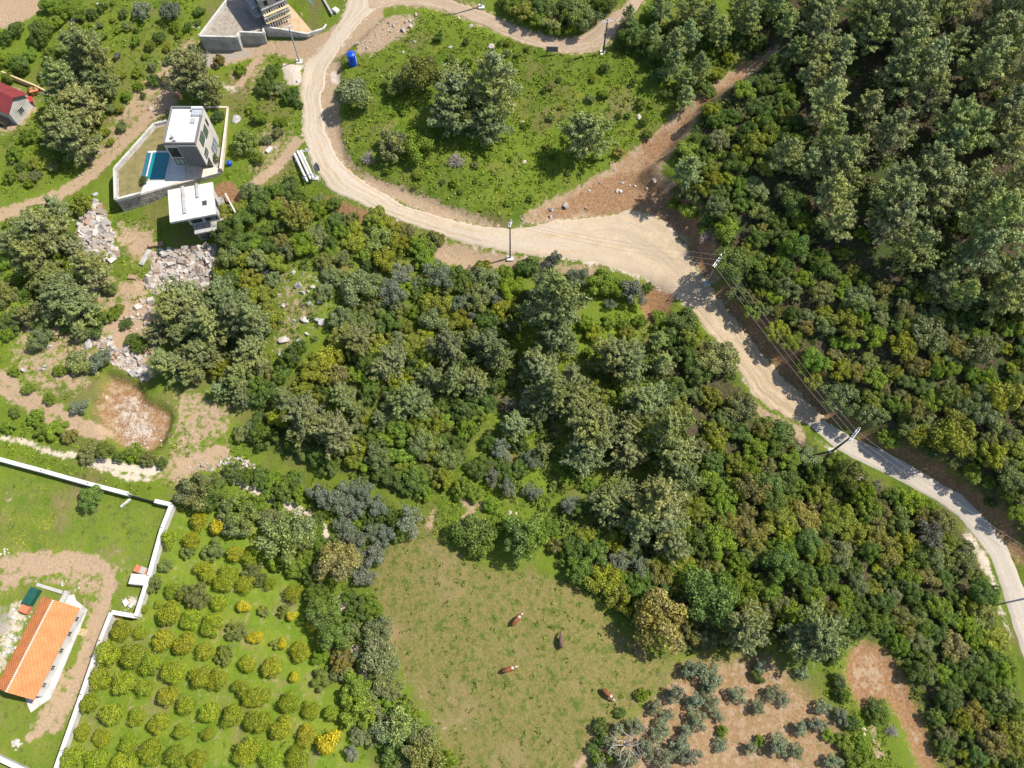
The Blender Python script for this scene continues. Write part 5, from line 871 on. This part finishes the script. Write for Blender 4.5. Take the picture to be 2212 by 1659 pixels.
# --- red-roofed house at the left edge
zr = G(30, 262).z; ZE = zr+3.6
A = PW(52, 204, ZE); Bv = PW(16, 241, ZE); L = 15.0; d = (Vector(A)-Vector(Bv)); wd = d.length; d.normalize(); back = Vector((-d.y, d.x)); back = back if back.x < 0 else -back
A = Vector(A); Bv = Vector(Bv); rh = thing('red_roofed_house', 'white cottage with a dark red pitched roof at the left edge', 'house', ((A.x+Bv.x)/2, (A.y+Bv.y)/2, zr))
q = [Bv, A, A+back*L, Bv+back*L]; mb = MB(); mb.prism([tuple(p) for p in q], zr-.8, ZE); m0 = (A+Bv)/2; m1 = m0+back*L
mb.add([(Bv.x,Bv.y,ZE),(A.x,A.y,ZE),(m0.x,m0.y,ZE+1.5),(q[3].x,q[3].y,ZE),(q[2].x,q[2].y,ZE),(m1.x,m1.y,ZE+1.5)], [(0,1,2),(4,3,5)]); mb.build('wall', M['white_render'], rh)
mb = MB(); o_ = -back*.5; s1 = d*.5
for sgn in (1, -1):
    E0 = (A+s1 if sgn > 0 else Bv-s1)+o_; E1 = (A+s1 if sgn > 0 else Bv-s1)+back*(L+.5); K0 = m0+o_; K1 = m1+back*.5
    mb.add([(E0.x,E0.y,ZE-.12),(E1.x,E1.y,ZE-.12),(K1.x,K1.y,ZE+1.62),(K0.x,K0.y,ZE+1.62),(E0.x,E0.y,ZE-.24),(E1.x,E1.y,ZE-.24),(K1.x,K1.y,ZE+1.52),(K0.x,K0.y,ZE+1.52)], [(0,1,2,3),(7,6,5,4),(0,3,7,4),(1,0,4,5),(2,1,5,6)])
M['red_tiles'] = tile_roof('red_tiles', (.2,.025,.028), (.26,.035,.035), math.atan2(back.y, back.x)); mb.build('roof', M['red_tiles'], rh)
window(rh, Bv, A, ((q[2]+q[3])/2), .35, .6, zr+1.0, zr+2.4, fm='white_render', bars=2)
mb = MB(); w_ = G(70, 226); mb.box(w_, (.6,.2), (-.2,.6), w_.z, w_.z+1.3); mb.box(w_, (.7,.24), (-.24,.7), w_.z+1.301, w_.z+1.4, 1); tag(mb.build('garden_shed', [M['timber'], M['red_paint']], None, org=tuple(w_)), 'little shed with a red lid behind the red-roofed house', 'shed')
for (u, v, lab, mt) in ((78,201,'orange crate by the fence of the red-roofed house','brick'),(44,247,'green bin beside the white cottage wall','green_plastic')):
    w_ = G(u, v); mb = MB(); mb.box(w_, (.7,.25), (-.2,.55), w_.z, w_.z+.9); mb.box(w_, (.78,.28), (-.23,.62), w_.z+.901, w_.z+1.0); tag(mb.build('crate' if mt == 'brick' else 'bin', M[mt], None, org=tuple(w_), bevel=.04), lab, 'container')
w_ = G(9, 265); t = thing('trailer', 'small orange-sided farm trailer below the cottage', 'trailer', w_, rz=-.4); mb = MB(); mb.box((0,0), (1.3,0), (0,.75), .5, .62); mb.box((0,.72), (1.3,0), (0,.04), .62, 1.1); mb.box((0,-.72), (1.3,0), (0,.04), .62, 1.1); mb.build('bed', M['timber'], t, org=(0,0,0))
for sy in (-.8, .8): mb = MB(); mb.tube((0, sy-.1, .33), (0, sy+.1, .33), .33, .33, 16); mb.build('wheel', M['rubber_and_hole_black'], t, org=(0,0,0))
mb = MB(); pts = [G(*q) for q in ((10,163),(45,178),(80,192),(110,207))]; wall_line(mb, pts, .3, 1.1, .5); tag(mb.build('garden_wall', M['new_timber'], None, org=tuple(pts[0])), 'low yellowish wall above the red-roofed house', 'wall')
mb = MB(); pts = [G(*q) for q in ((158,75),(160,45),(175,38),(187,30))]; wall_line(mb, pts, .7, .5, .5); tag(mb.build('dry_stone_wall', M['limestone'], None, org=tuple(pts[0])), 'short stretch of pale dry-stone wall on the upper left slope', 'wall')
# --- long orange-roofed house
zo = G(100, 1525).z; ZO = zo+3.0
R4 = rect4([(91,1289),(171,1312),(75,1514),(-8,1484)], ZO); c4 = sum(R4, Vector((0, 0)))/4; e = (R4[1]-R4[0]).normalized(); f = (R4[3]-R4[0]).normalized(); wd = (R4[1]-R4[0]).length
oh = thing('orange_roofed_house', 'long low house with a bright orange tiled gable roof', 'house', (c4.x, c4.y, zo))
ins_ = .45; B4 = [R4[0]+e*ins_+f*ins_, R4[1]-e*ins_+f*ins_, R4[2]-e*ins_-f*ins_, R4[3]+e*ins_-f*ins_]; k0 = R4[0]+e*wd*.42; k1 = R4[3]+e*wd*.42
mb = MB(); mb.prism([tuple(p) for p in B4], zo-.3, ZO-.03); i0 = k0+f*ins_; i1 = k1-f*ins_; mb.add([(B4[0].x,B4[0].y,ZO-.03),(B4[1].x,B4[1].y,ZO-.03),(i0.x,i0.y,ZO+1.2),(B4[3].x,B4[3].y,ZO-.03),(B4[2].x,B4[2].y,ZO-.03),(i1.x,i1.y,ZO+1.2)], [(0,2,1),(3,4,5)]); mb.build('wall', M['white_render'], oh)
M['orange_tiles'] = tile_roof('orange_tiles', (.55,.17,.05), (.7,.25,.085), math.atan2(f.y, f.x))
for nm, (p0, p1) in (('roof_slope', (R4[0], R4[3])), ('roof_slope', (R4[1], R4[2]))):
    mb = MB(); mb.add([(p0.x,p0.y,ZO),(p1.x,p1.y,ZO),(k1.x,k1.y,ZO+1.45),(k0.x,k0.y,ZO+1.45),(p0.x,p0.y,ZO-.12),(p1.x,p1.y,ZO-.12),(k1.x,k1.y,ZO+1.33),(k0.x,k0.y,ZO+1.33)], [(0,1,2,3),(7,6,5,4),(0,3,7,4),(1,0,4,5),(2,1,5,6)]); mb.build(nm, M['orange_tiles'], oh)
mb = MB(); nk = 46
for i in range(nk):
    p = k0+(k1-k0)*(i+.1)/nk; q_ = k0+(k1-k0)*(i+.85)/nk; mb.tube((p.x, p.y, ZO+1.46), (q_.x, q_.y, ZO+1.46), .13, .16, 6)
mb.build('ridge_tiles', M['paving'], oh)
for s0 in (.1,.3,.5,.7,.88): window(oh, B4[2], B4[1], c4, s0, s0+.06, zo+1, zo+2.2, fm='white_render')
mb = MB(); mb.prism([PW(*q, zo) for q in ((86,1262),(160,1280),(165,1297),(190,1317),(110,1508),(40,1560),(0,1545),(-30,1520),(-30,1490),(60,1330))], zo-1, zo+.12); mb.build('plinth', M['white_render'], oh)
mb = MB(); mb.box(PW(143,1290,zo), e*.35, f*.9, zo+.125, zo+.7); mb.box(PW(110,1272,zo), e*2.2, f*.25, zo+.125, zo+.5); mb.build('low_bench', M['concrete'], oh)
def boxobj(name, lab, cat, u, v, hx, hy, h, ang, mat, bev=.04, grp=None, slats=0):
    w_ = G(u, v); t = MB(); c_, s_ = math.cos(ang), math.sin(ang); ex = (c_*hx, s_*hx); ey = (-s_*hy, c_*hy)
    if slats:
        for k in range(slats):
            q = (k+.5)/slats*2-1; t.box((w_.x+ey[0]*q, w_.y+ey[1]*q), ex, (ey[0]*.6/slats, ey[1]*.6/slats), w_.z+h*.6, w_.z+h)
        for q in (-.9, 0, .9): t.box((w_.x+ex[0]*q, w_.y+ex[1]*q), (ex[0]*.08, ex[1]*.08), ey, w_.z+.01, w_.z+h*.59)
    else: t.box(w_, ex, ey, w_.z-.05, w_.z+h); t.box(w_, (ex[0]*.9, ex[1]*.9), (ey[0]*.9, ey[1]*.9), w_.z+h+.001, w_.z+h+.06)
    return tag(t.build(name, M[mat], None, org=tuple(w_), bevel=0 if slats else bev), lab, cat, grp)
boxobj('bin', 'dark green skip at the upper left corner of the orange-roofed house', 'skip', 73,1290, .7,1.3,1.1, -.35, 'green_plastic'); boxobj('brick_stack', 'reddish brick pallet left of the orange-roofed house', 'bricks', 58,1315, .7,.7,.7, -.35, 'brick')
boxobj('white_container', 'white flat-lidded box against the boundary wall', 'container', 307,1255, 1.4,.8,1.3, -.1, 'white_roof')
for i, (u, v, m_, lab) in enumerate(((300,1230,'new_timber','left pallet of bricks by the boundary wall'),(312,1234,'concrete','middle pallet with grey blocks by the boundary wall'),(323,1238,'brick','right pallet of red bricks by the boundary wall'))): boxobj('pallet_load', lab, 'pallet', u, v, .5,.55,.6, -.3, m_ if m_ != 'new_timber' else 'brick', grp=None)
boxobj('pallet', 'wooden pallet lying on the grass right of the orange roof', 'pallet', 179,1366, .6,.5,.16, -.2, 'new_timber', slats=5); boxobj('pallet', 'wooden pallet lying in the lower wall bend', 'pallet', 256,1333, .6,.5,.16, -.2, 'new_timber', slats=5)
for u, v in ((4,1190),(14,1194)): pass
rubble('building_debris', [(-8,1180),(20,1182),(20,1200),(-8,1202)], 3, .15, .6, 'heap of white blocks at the left edge of the lawn', M['white_render'], 21)
rubble('building_debris', [(28,1600),(48,1598),(52,1615),(40,1625),(26,1620)], 9, .12, .35, 'round white sand heap at the end of the yard track', M['white_roof'], 22)
rubble('building_debris', [(255,1290),(275,1285),(300,1290),(295,1328),(262,1320)], 2.2, .08, .4, 'white debris in the upper angle of the boundary wall', M['white_render'], 23)
rubble('building_debris', [(10,1370),(50,1375),(20,1420),(-10,1410)], 2.4, .15, .6, 'white rubble at the left side of the orange-roofed house', M['white_render'], 24)
rubble('building_debris', [(128,1250),(172,1258),(168,1276),(150,1275),(130,1262)], 1.8, .12, .5, 'white blocks behind the orange-roofed house', M['white_render'], 25)
rubble('building_debris', [(145,1385),(160,1385),(160,1400),(145,1400)], 2.4, .15, .5, 'white stones right of the orange-roofed house', M['white_render'], 26)
# --- boundary walls
def boundary(lab, pts, top=1.5, w=.5):
    g_ = [G(*q) for q in pts]; t = thing('boundary_wall', lab, 'wall', tuple(g_[0])); mb = MB(); wall_line(mb, g_, w, top-.12, .6); mb.build('wall', M['white_render'], t)
    cp = MB(); 
    for a, c in zip(g_[:-1], g_[1:]):
        k = max(1, int((c-a).length/4)); d = (c-a).to_2d().normalized(); n_ = Vector((-d.y, d.x))*(w/2+.07)
        for i in range(k):
            p = a+(c-a)*i/k; q_ = a+(c-a)*(i+1)/k; z0 = T(p.x, p.y)+top-.118; z1 = T(q_.x, q_.y)+top-.118
            cp.prism([tuple(p.to_2d()-n_), tuple(q_.to_2d()-n_), tuple(q_.to_2d()+n_), tuple(p.to_2d()+n_)], [z0, z1, z1, z0], [z0+.12, z1+.12, z1+.12, z0+.12])
    cp.build('coping', M['white_roof'], t)
    for a, c in zip(g_[:-1], g_[1:]):
        k = max(1, int((c-a).length/5))
        for i in range(k+1):
            p = a+(c-a)*i/k; z = T(p.x, p.y)+top; pm = MB(); pm.tube((p.x, p.y, z-.02), (p.x, p.y, z+.45), .04, .04, 6); pm.build('post', M['pole_dark'], t)
boundary('long white boundary wall running from the left edge to the gap', [(-25,988),(0,995),(100,1022),(200,1050),(285,1072)])
boundary('white boundary wall from the gap round the corner and down to the lower bend', [(342,1087),(378,1095),(358,1145),(330,1247),(302,1334),(250,1325),(226,1386),(187,1501),(145,1621),(118,1700)])
boundary('white boundary wall at the bottom left picture corner', [(-30,1618),(0,1633),(57,1660),(110,1690)])
mb = MB(); a = G(285,1073); c = G(342,1088); wall_line(mb, [a, c], .08, 1.3, .1); tag(mb.build('sliding_gate', M['dark_frame'], None, org=tuple(a)), 'dark metal gate closing the gap in the white wall', 'gate')
mb = MB(); a = G(262,1096); c = G(283,1079); wall_line(mb, [a, c], .35, .35, .1); tag(mb.build('gate_rail', M['white_render'], None, org=tuple(a)), 'short white kerb slanting from the gate gap', 'kerb')

# ------------------------------------------------------------------ poles, cables, tank and the small things along the road
def utility_pole(lab, u, v, h, r, mat, arm=None, lean=(0, 0)):
    g_ = G(u, v); t = thing('utility_pole', lab, 'utility pole', g_); top = Vector((lean[0], lean[1], h)); mb = MB(); mb.tube((0,0,-.3), top, r, r*.62, 10); mb.build('pole', M[mat], t, org=(0,0,0))
    mb = MB(); mb.box((0, 0), (.6, 0), (0, .6), -.3, .12); mb.build('footing', M['white_render'], t, org=(0,0,0)); ends = []
    if arm:
        ang, L, nins = arm; d = Vector((math.cos(ang), math.sin(ang), 0)); p = Vector((-d.y, d.x, 0)); mb = MB()
        for s_ in (-.16, .16): mb.tube(top+d*(-L/2)+p*s_+Vector((0,0,-.35)), top+d*(L/2)+p*s_+Vector((0,0,-.35)), .06, .06, 6)
        mb.build('cross_arm', M['steel'], t, org=(0,0,0))
        for i in range(nins):
            q = top+d*(-L/2+L*(i+.08)/(nins-.84 if nins > 1 else 1))+Vector((0,0,-.3)); mb = MB(); mb.tube(q, q+Vector((0,0,.22)), .1, .07, 8); mb.tube(q+Vector((0,0,.22)), q+Vector((0,0,.45)), .12, .06, 8); mb.build('insulator', M['porcelain'], t, org=(0,0,0)); ends.append(Vector(g_)+q+Vector((0,0,.45)))
    return ends, Vector(g_)+top
def pole_h(u, v, tu, tv):                                              # height that lifts the foot's picture point to the top's
    g_ = G(u, v); best = min((abs(CV-FPX*((g_.y*CP+(g_.z+h-HC)*SP)/(g_.y*SP-(g_.z+h-HC)*CP))-tv), h) for h in [x*.1 for x in range(30, 160)]); return best[1]
def cable(lab, a, c, sag=.6, r=.018, grp=None):
    mb = MB(); n_ = 14; pts = [a.lerp(c, i/n_)-Vector((0, 0, 4*sag*(i/n_)*(1-i/n_))) for i in range(n_+1)]
    for p, q in zip(pts[:-1], pts[1:]): mb.tube(p, q, r, r, 4)
    tag(mb.build('power_cable', M['cable'], None, org=tuple(a)), lab, 'cable', grp)
h0 = pole_h(647,133,623,56); h1 = pole_h(1102,556,1104,480); h2 = pole_h(1527,611,1541,565)+1; h3 = pole_h(1797,975,1843,940); h4 = pole_h(1303,114,1308,42); h5 = pole_h(682,383,653,322)
print('pole heights', h0, h1, h2, h3, h4, h5)
e0, t0 = utility_pole('slim pale concrete pole at the upper road fork', 647,133, h0, .16, 'pole_concrete', (0.1, 1.6, 3))
e1, t1 = utility_pole('dark slim pole on the lower edge of the gravel turning area', 1102,557, h1, .15, 'pole_dark', (1.3, 1.2, 3))
e2, t2 = utility_pole('pole with a wide white cross-arm at the road fork', 1527,611, max(h2, 7), .17, 'pole_concrete', (.95, 3.6, 4), (.3, 0))
e3, t3 = utility_pole('leaning dark pole with insulators at the concrete road', 1797,975, min(max(h3, 8), 12.5), .2, 'pole_dark', (.85, 2.8, 4), (.7, .1))
e4, t4 = utility_pole('tall dark pole beside the upper dirt road', 1303,114, h4, .18, 'pole_dark', (.3, 2.2, 3))
e5, t5 = utility_pole('greenish-grey lattice pole by the stacked concrete poles', 682,383, h5, .13, 'pole_concrete', (.4, 1.6, 3))
e6, t6 = utility_pole('pale pole at the top edge of the picture', 1040,14, 10, .17, 'pole_concrete', (.5, 2.4, 3))
e7, t7 = utility_pole('pole beside the concrete road at the right picture edge', 2228,1290, 10, .17, 'pole_concrete', (.8, 2.4, 3))
for i in range(3):
    w_ = ('left', 'middle', 'right')[i]; cable('%s cable of the three along the shrub slope between two poles' % w_, e2[i], e3[i], .9, grp='cables between the fork pole and the concrete road pole')
    cable('%s cable from the concrete road pole past the right edge' % w_, e3[i], e7[i], .9, .02); cable('%s cable crossing the turning area between two poles' % w_, e2[i], e1[i], .9, .018); cable('%s cable over the trees in the upper road bend' % w_, e4[i], e6[i], .9, .018)
ga, gb = G(640,334), G(670,399); ang = math.atan2(gb.y-ga.y, gb.x-ga.x); L = (gb-ga).length
for i, (u, v, lab) in enumerate(((652,368,'leftmost of three white concrete poles lying by the road'),(659,362,'middle of three white concrete poles lying by the road'),(665,361,'rightmost of three white concrete poles lying by the road'))):
    g_ = G(u, v); mb = MB(); d = Vector((math.cos(ang), math.sin(ang), 0))*L/2; z = max(T(g_.x+d.x, g_.y+d.y), T(g_.x-d.x, g_.y-d.y), g_.z)+.35; c_ = Vector((g_.x, g_.y, z)); mb.tube(c_+d, c_-d, .2, .28, 12)
    for s_ in (-.6, .6): mb.box(((c_+d*s_).x, (c_+d*s_).y), (.5, 0), (0, .12), z-1.2, z-.3)
    tag(mb.build('concrete_pole', M['white_roof'], None, org=(g_.x, g_.y, g_.z)), lab, 'concrete pole', 'poles stacked by the road')
g_ = G(763, 138); t = thing('water_tank', 'big bright blue upright water tank with a ladder', 'water tank', g_); t.scale = (.8, .8, .95); mb = MB(); mb.tube((0,0,-.2), (0,0,2.6), 1.0, 1.0, 24); mb.tube((0,0,2.6), (0,0,2.85), 1.0, .55, 24); 
for z in (.6, 1.3, 2.0): mb.tube((0,0,z), (0,0,z+.1), 1.04, 1.04, 24)
mb.build('tank', M['blue_plastic'], t, org=(0,0,0), smooth=False); mb = MB(); mb.tube((.1,0,2.85), (.1,0,3.0), .3, .26, 16); mb.build('lid', M['blue_plastic'], t, org=(0,0,0))
mb = MB(); 
for s_ in (-.2, .2): mb.tube((1.08, -.45+s_, 0), (1.08, -.45+s_, 2.6), .03, .03, 6)
for k in range(8): mb.tube((1.08, -.65, .2+k*.3), (1.08, -.25, .2+k*.3), .025, .025, 6)
mb.build('ladder', M['porcelain'], t, org=(0,0,0))
g_ = G(497, 356); t = thing('water_barrel', 'small blue water barrel outside the villa wall', 'barrel', g_); t.scale = (.7, .7, .7); mb = MB(); mb.tube((0,0,0), (0,0,1.1), .62, .62, 20); mb.tube((0,0,1.1), (0,0,1.3), .62, .25, 20); mb.build('barrel', M['blue_plastic'], t, org=(0,0,0)); mb = MB(); mb.tube((0,0,1.3), (0,0,1.38), .2, .2, 12); mb.build('lid', M['blue_plastic'], t, org=(0,0,0))
g_ = G(1192,118); t = thing('roadside_panel', 'plain grey panel on two posts beside the upper dirt road', 'sign', g_, rz=-.05); mb = MB(); mb.box((0,0), (1.1,0), (0,.04), .7, 1.9); mb.build('panel', M['grey_render'], t, org=(0,0,0))
for s_ in (-.9, .9): mb = MB(); mb.tube((s_, .08, -.2), (s_, .08, 1.85), .05, .05, 8); mb.build('post', M['pole_dark'], t, org=(0,0,0))
g_ = G(687, 361); t = thing('motorbike', 'dark motorbike parked at the left edge of the pale road', 'motorbike', g_, rz=2.1)
for x in (-.62, .62):
    mb = MB(); mb.tube((x, -.06, .31), (x, .06, .31), .31, .31, 18); w_ = mb.build('wheel', M['rubber_and_hole_black'], t, org=(0,0,0)); mb = MB(); mb.tube((x, -.07, .31), (x, .07, .31), .16, .16, 12); mb.build('hub', M['steel'], w_, org=(0,0,0))
mb = MB(); mb.tube((-.6,0,.35), (.1,0,.55), .07); mb.tube((.1,0,.4), (.5,0,.95), .07); mb.tube((.62,0,.31), (.45,0,1.0), .04); mb.box((-.05,0), (.28,0), (0,.14), .3, .62); mb.build('frame', M['pole_dark'], t, org=(0,0,0))
mb = MB(); mb.box((-.35,0), (.38,0), (0,.14), .72, .84); mb.build('seat', M['rubber_and_hole_black'], t, org=(0,0,0), bevel=.04); mb = MB(); mb.box((.15,0), (.24,0), (0,.15), .66, .9); mb.build('fuel_tank', M['pole_dark'], t, org=(0,0,0), bevel=.08); mb = MB(); mb.tube((.42,-.35,1.02), (.42,.35,1.02), .025); mb.build('handlebar', M['steel'], t, org=(0,0,0))
boxobj('bathtub', 'white discarded tub on the grass left of the road', 'tub', 582,325, .7,.35,.35, .9, 'white_roof', bev=.12); boxobj('white_crate', 'white crate outside the wall of the building yard', 'crate', 726,24, .65,.5,.45, -.7, 'white_roof')
boxobj('metal_sheet_stack', 'pale metal sheets lying left of the rubble slope', 'sheets', 315,556, .45,1.8,.25, -.3, 'concrete', bev=.02); boxobj('wooden_box', 'brown wooden crate on the grass left of the rubble slope', 'crate', 287,600, .8,.45,.4, -.1, 'timber')
boxobj('beam_stack', 'reddish beam at the foot of the unfinished white house', 'beam', 338,530, 1.4,.45,.5, .15, 'timber'); boxobj('white_board', 'small white board lying in the lower wood', 'board', 1824,1342, .4,.7,.12, .3, 'white_roof', bev=.02)

# ------------------------------------------------------------------ dead tree
RNG = np.random.default_rng(77); s = limb((0,0,-.2), (.1,.1,2.6), .22, .15, 4, .03)
for k in range(9):
    az = k*.75+.3; p = np.array([math.cos(az)*2.3, math.sin(az)*2.3, 3.6+RNG.random()]); s += limb((.1,.1,1.6+.1*k), p, .1, .03, 4, .08)
    for q in range(3): s += limb(p*.7, p*.7+np.array([*(RNG.normal(size=2)*.9), .6]), .04, .015, 2, .08)
g_ = G(1346,1610); t = thing('dead_tree', 'bare pale dead tree among the olives at the left of the brown field', 'dead tree', g_); link('trunk', (lambda tv: mesh_np('trunk', tv[0], tv[1], True))(tubes(s, 6)), M['dead_wood'], t)

# ------------------------------------------------------------------ cows
def cow(lab, u, v, hd, coat, white):
    g_ = G(u, v); pts = [(-.75,0,1.05,.27),(-.45,0,1.03,.34),(0,0,.98,.38),(.4,0,1.02,.35),(.72,0,1.1,.25),(1.0,0,1.02,.16),(1.22,0,.78,.13),(1.36,0,.55,.13),(1.48,0,.36,.085)]
    V = [p[:3] for p in pts]; Rr = [p[3] for p in pts]; Ed = [(i, i+1) for i in range(8)]
    def chain(root, ps):
        k = root
        for p in ps: V.append(p[:3]); Rr.append(p[3]); Ed.append((k, len(V)-1)); k = len(V)-1
    for sy in (-1, 1):
        chain(0, [(-.72,.2*sy,.8,.16),(-.62,.2*sy,.62,.09),(-.82,.2*sy,.42,.06),(-.76,.2*sy,.1,.05),(-.7,.2*sy,.03,.055)])
        chain(3, [(.5,.2*sy,.75,.13),(.52,.19*sy,.48,.07),(.5+.08*sy,.19*sy,.25,.05),(.52+.08*sy,.19*sy,.03,.055)])
        chain(6, [(1.2,.14*sy,.86,.04),(1.16,.26*sy,.84,.035)])
    chain(0, [(-.98,0,1.1,.04),(-1.06,0,.8,.025),(-1.07,0,.45,.035)])
    t = thing('cow', lab, 'cow', g_, 'cows grazing on the pasture', hd); me = bpy.data.meshes.new('body'); me.from_pydata(V, Ed, []); me.update(); o = bpy.data.objects.new('body', me); COL.objects.link(o); o.parent = t
    me.materials.append(M[coat]); me.materials.append(M['cow_white']); md = o.modifiers.new('skin', 'SKIN'); md.use_smooth_shade = True
    for i, sv in enumerate(me.skin_vertices[0].data): sv.radius = (Rr[i], Rr[i]*(1.12 if i < 5 else 1)); sv.use_root = i == 2
    o.modifiers.new('sub', 'SUBSURF').levels = 2; o.modifiers['sub'].render_levels = 2
    dg = bpy.context.evaluated_depsgraph_get(); m2 = bpy.data.meshes.new_from_object(o.evaluated_get(dg)); o.modifiers.clear(); o.data = m2; m2.name = 'body'
    while len(m2.materials) < 2: m2.materials.append(M['cow_white'])
    m2.materials[0] = M[coat]; m2.materials[1] = M['cow_white']
    for pl in m2.polygons:
        c_ = pl.center; pl.use_smooth = True; pl.material_index = 1 if white and ((c_.x > 1.05 and abs(c_.y) < .09) or (c_.z < .35 and c_.x < 1.1) or (.5 < c_.x < .72 and c_.z > 1.15)) else 0
    for sy in (-1, 1):
        mb = MB(); mb.tube((1.14,.09*sy,.93), (1.2,.22*sy,1.02), .028, .018, 6); mb.tube((1.2,.22*sy,1.02), (1.27,.2*sy,1.1), .018, .005, 6); mb.build('horn', M['horn'], t, org=(0,0,0), smooth=True)
def heading(a, c): p = G(*a); q = G(*c); return math.atan2(q.y-p.y, q.x-p.x)
cow('reddish-brown cow with white shoulder, uppermost of the four on the pasture', 1116,1341, heading((1110,1350),(1128,1330)), 'cow_hide', True)
cow('dark grey-brown cow facing up the pasture', 1212,1388, heading((1212,1402),(1209,1375)), 'cow_dark', False)
cow('orange-brown cow with a white face, leftmost of the four', 1099,1447, heading((1091,1450),(1110,1443)), 'cow_hide', True)
cow('orange-brown cow with pale face, lowest of the four near the olives', 1311,1499, heading((1305,1493),(1320,1507)), 'cow_hide', True)
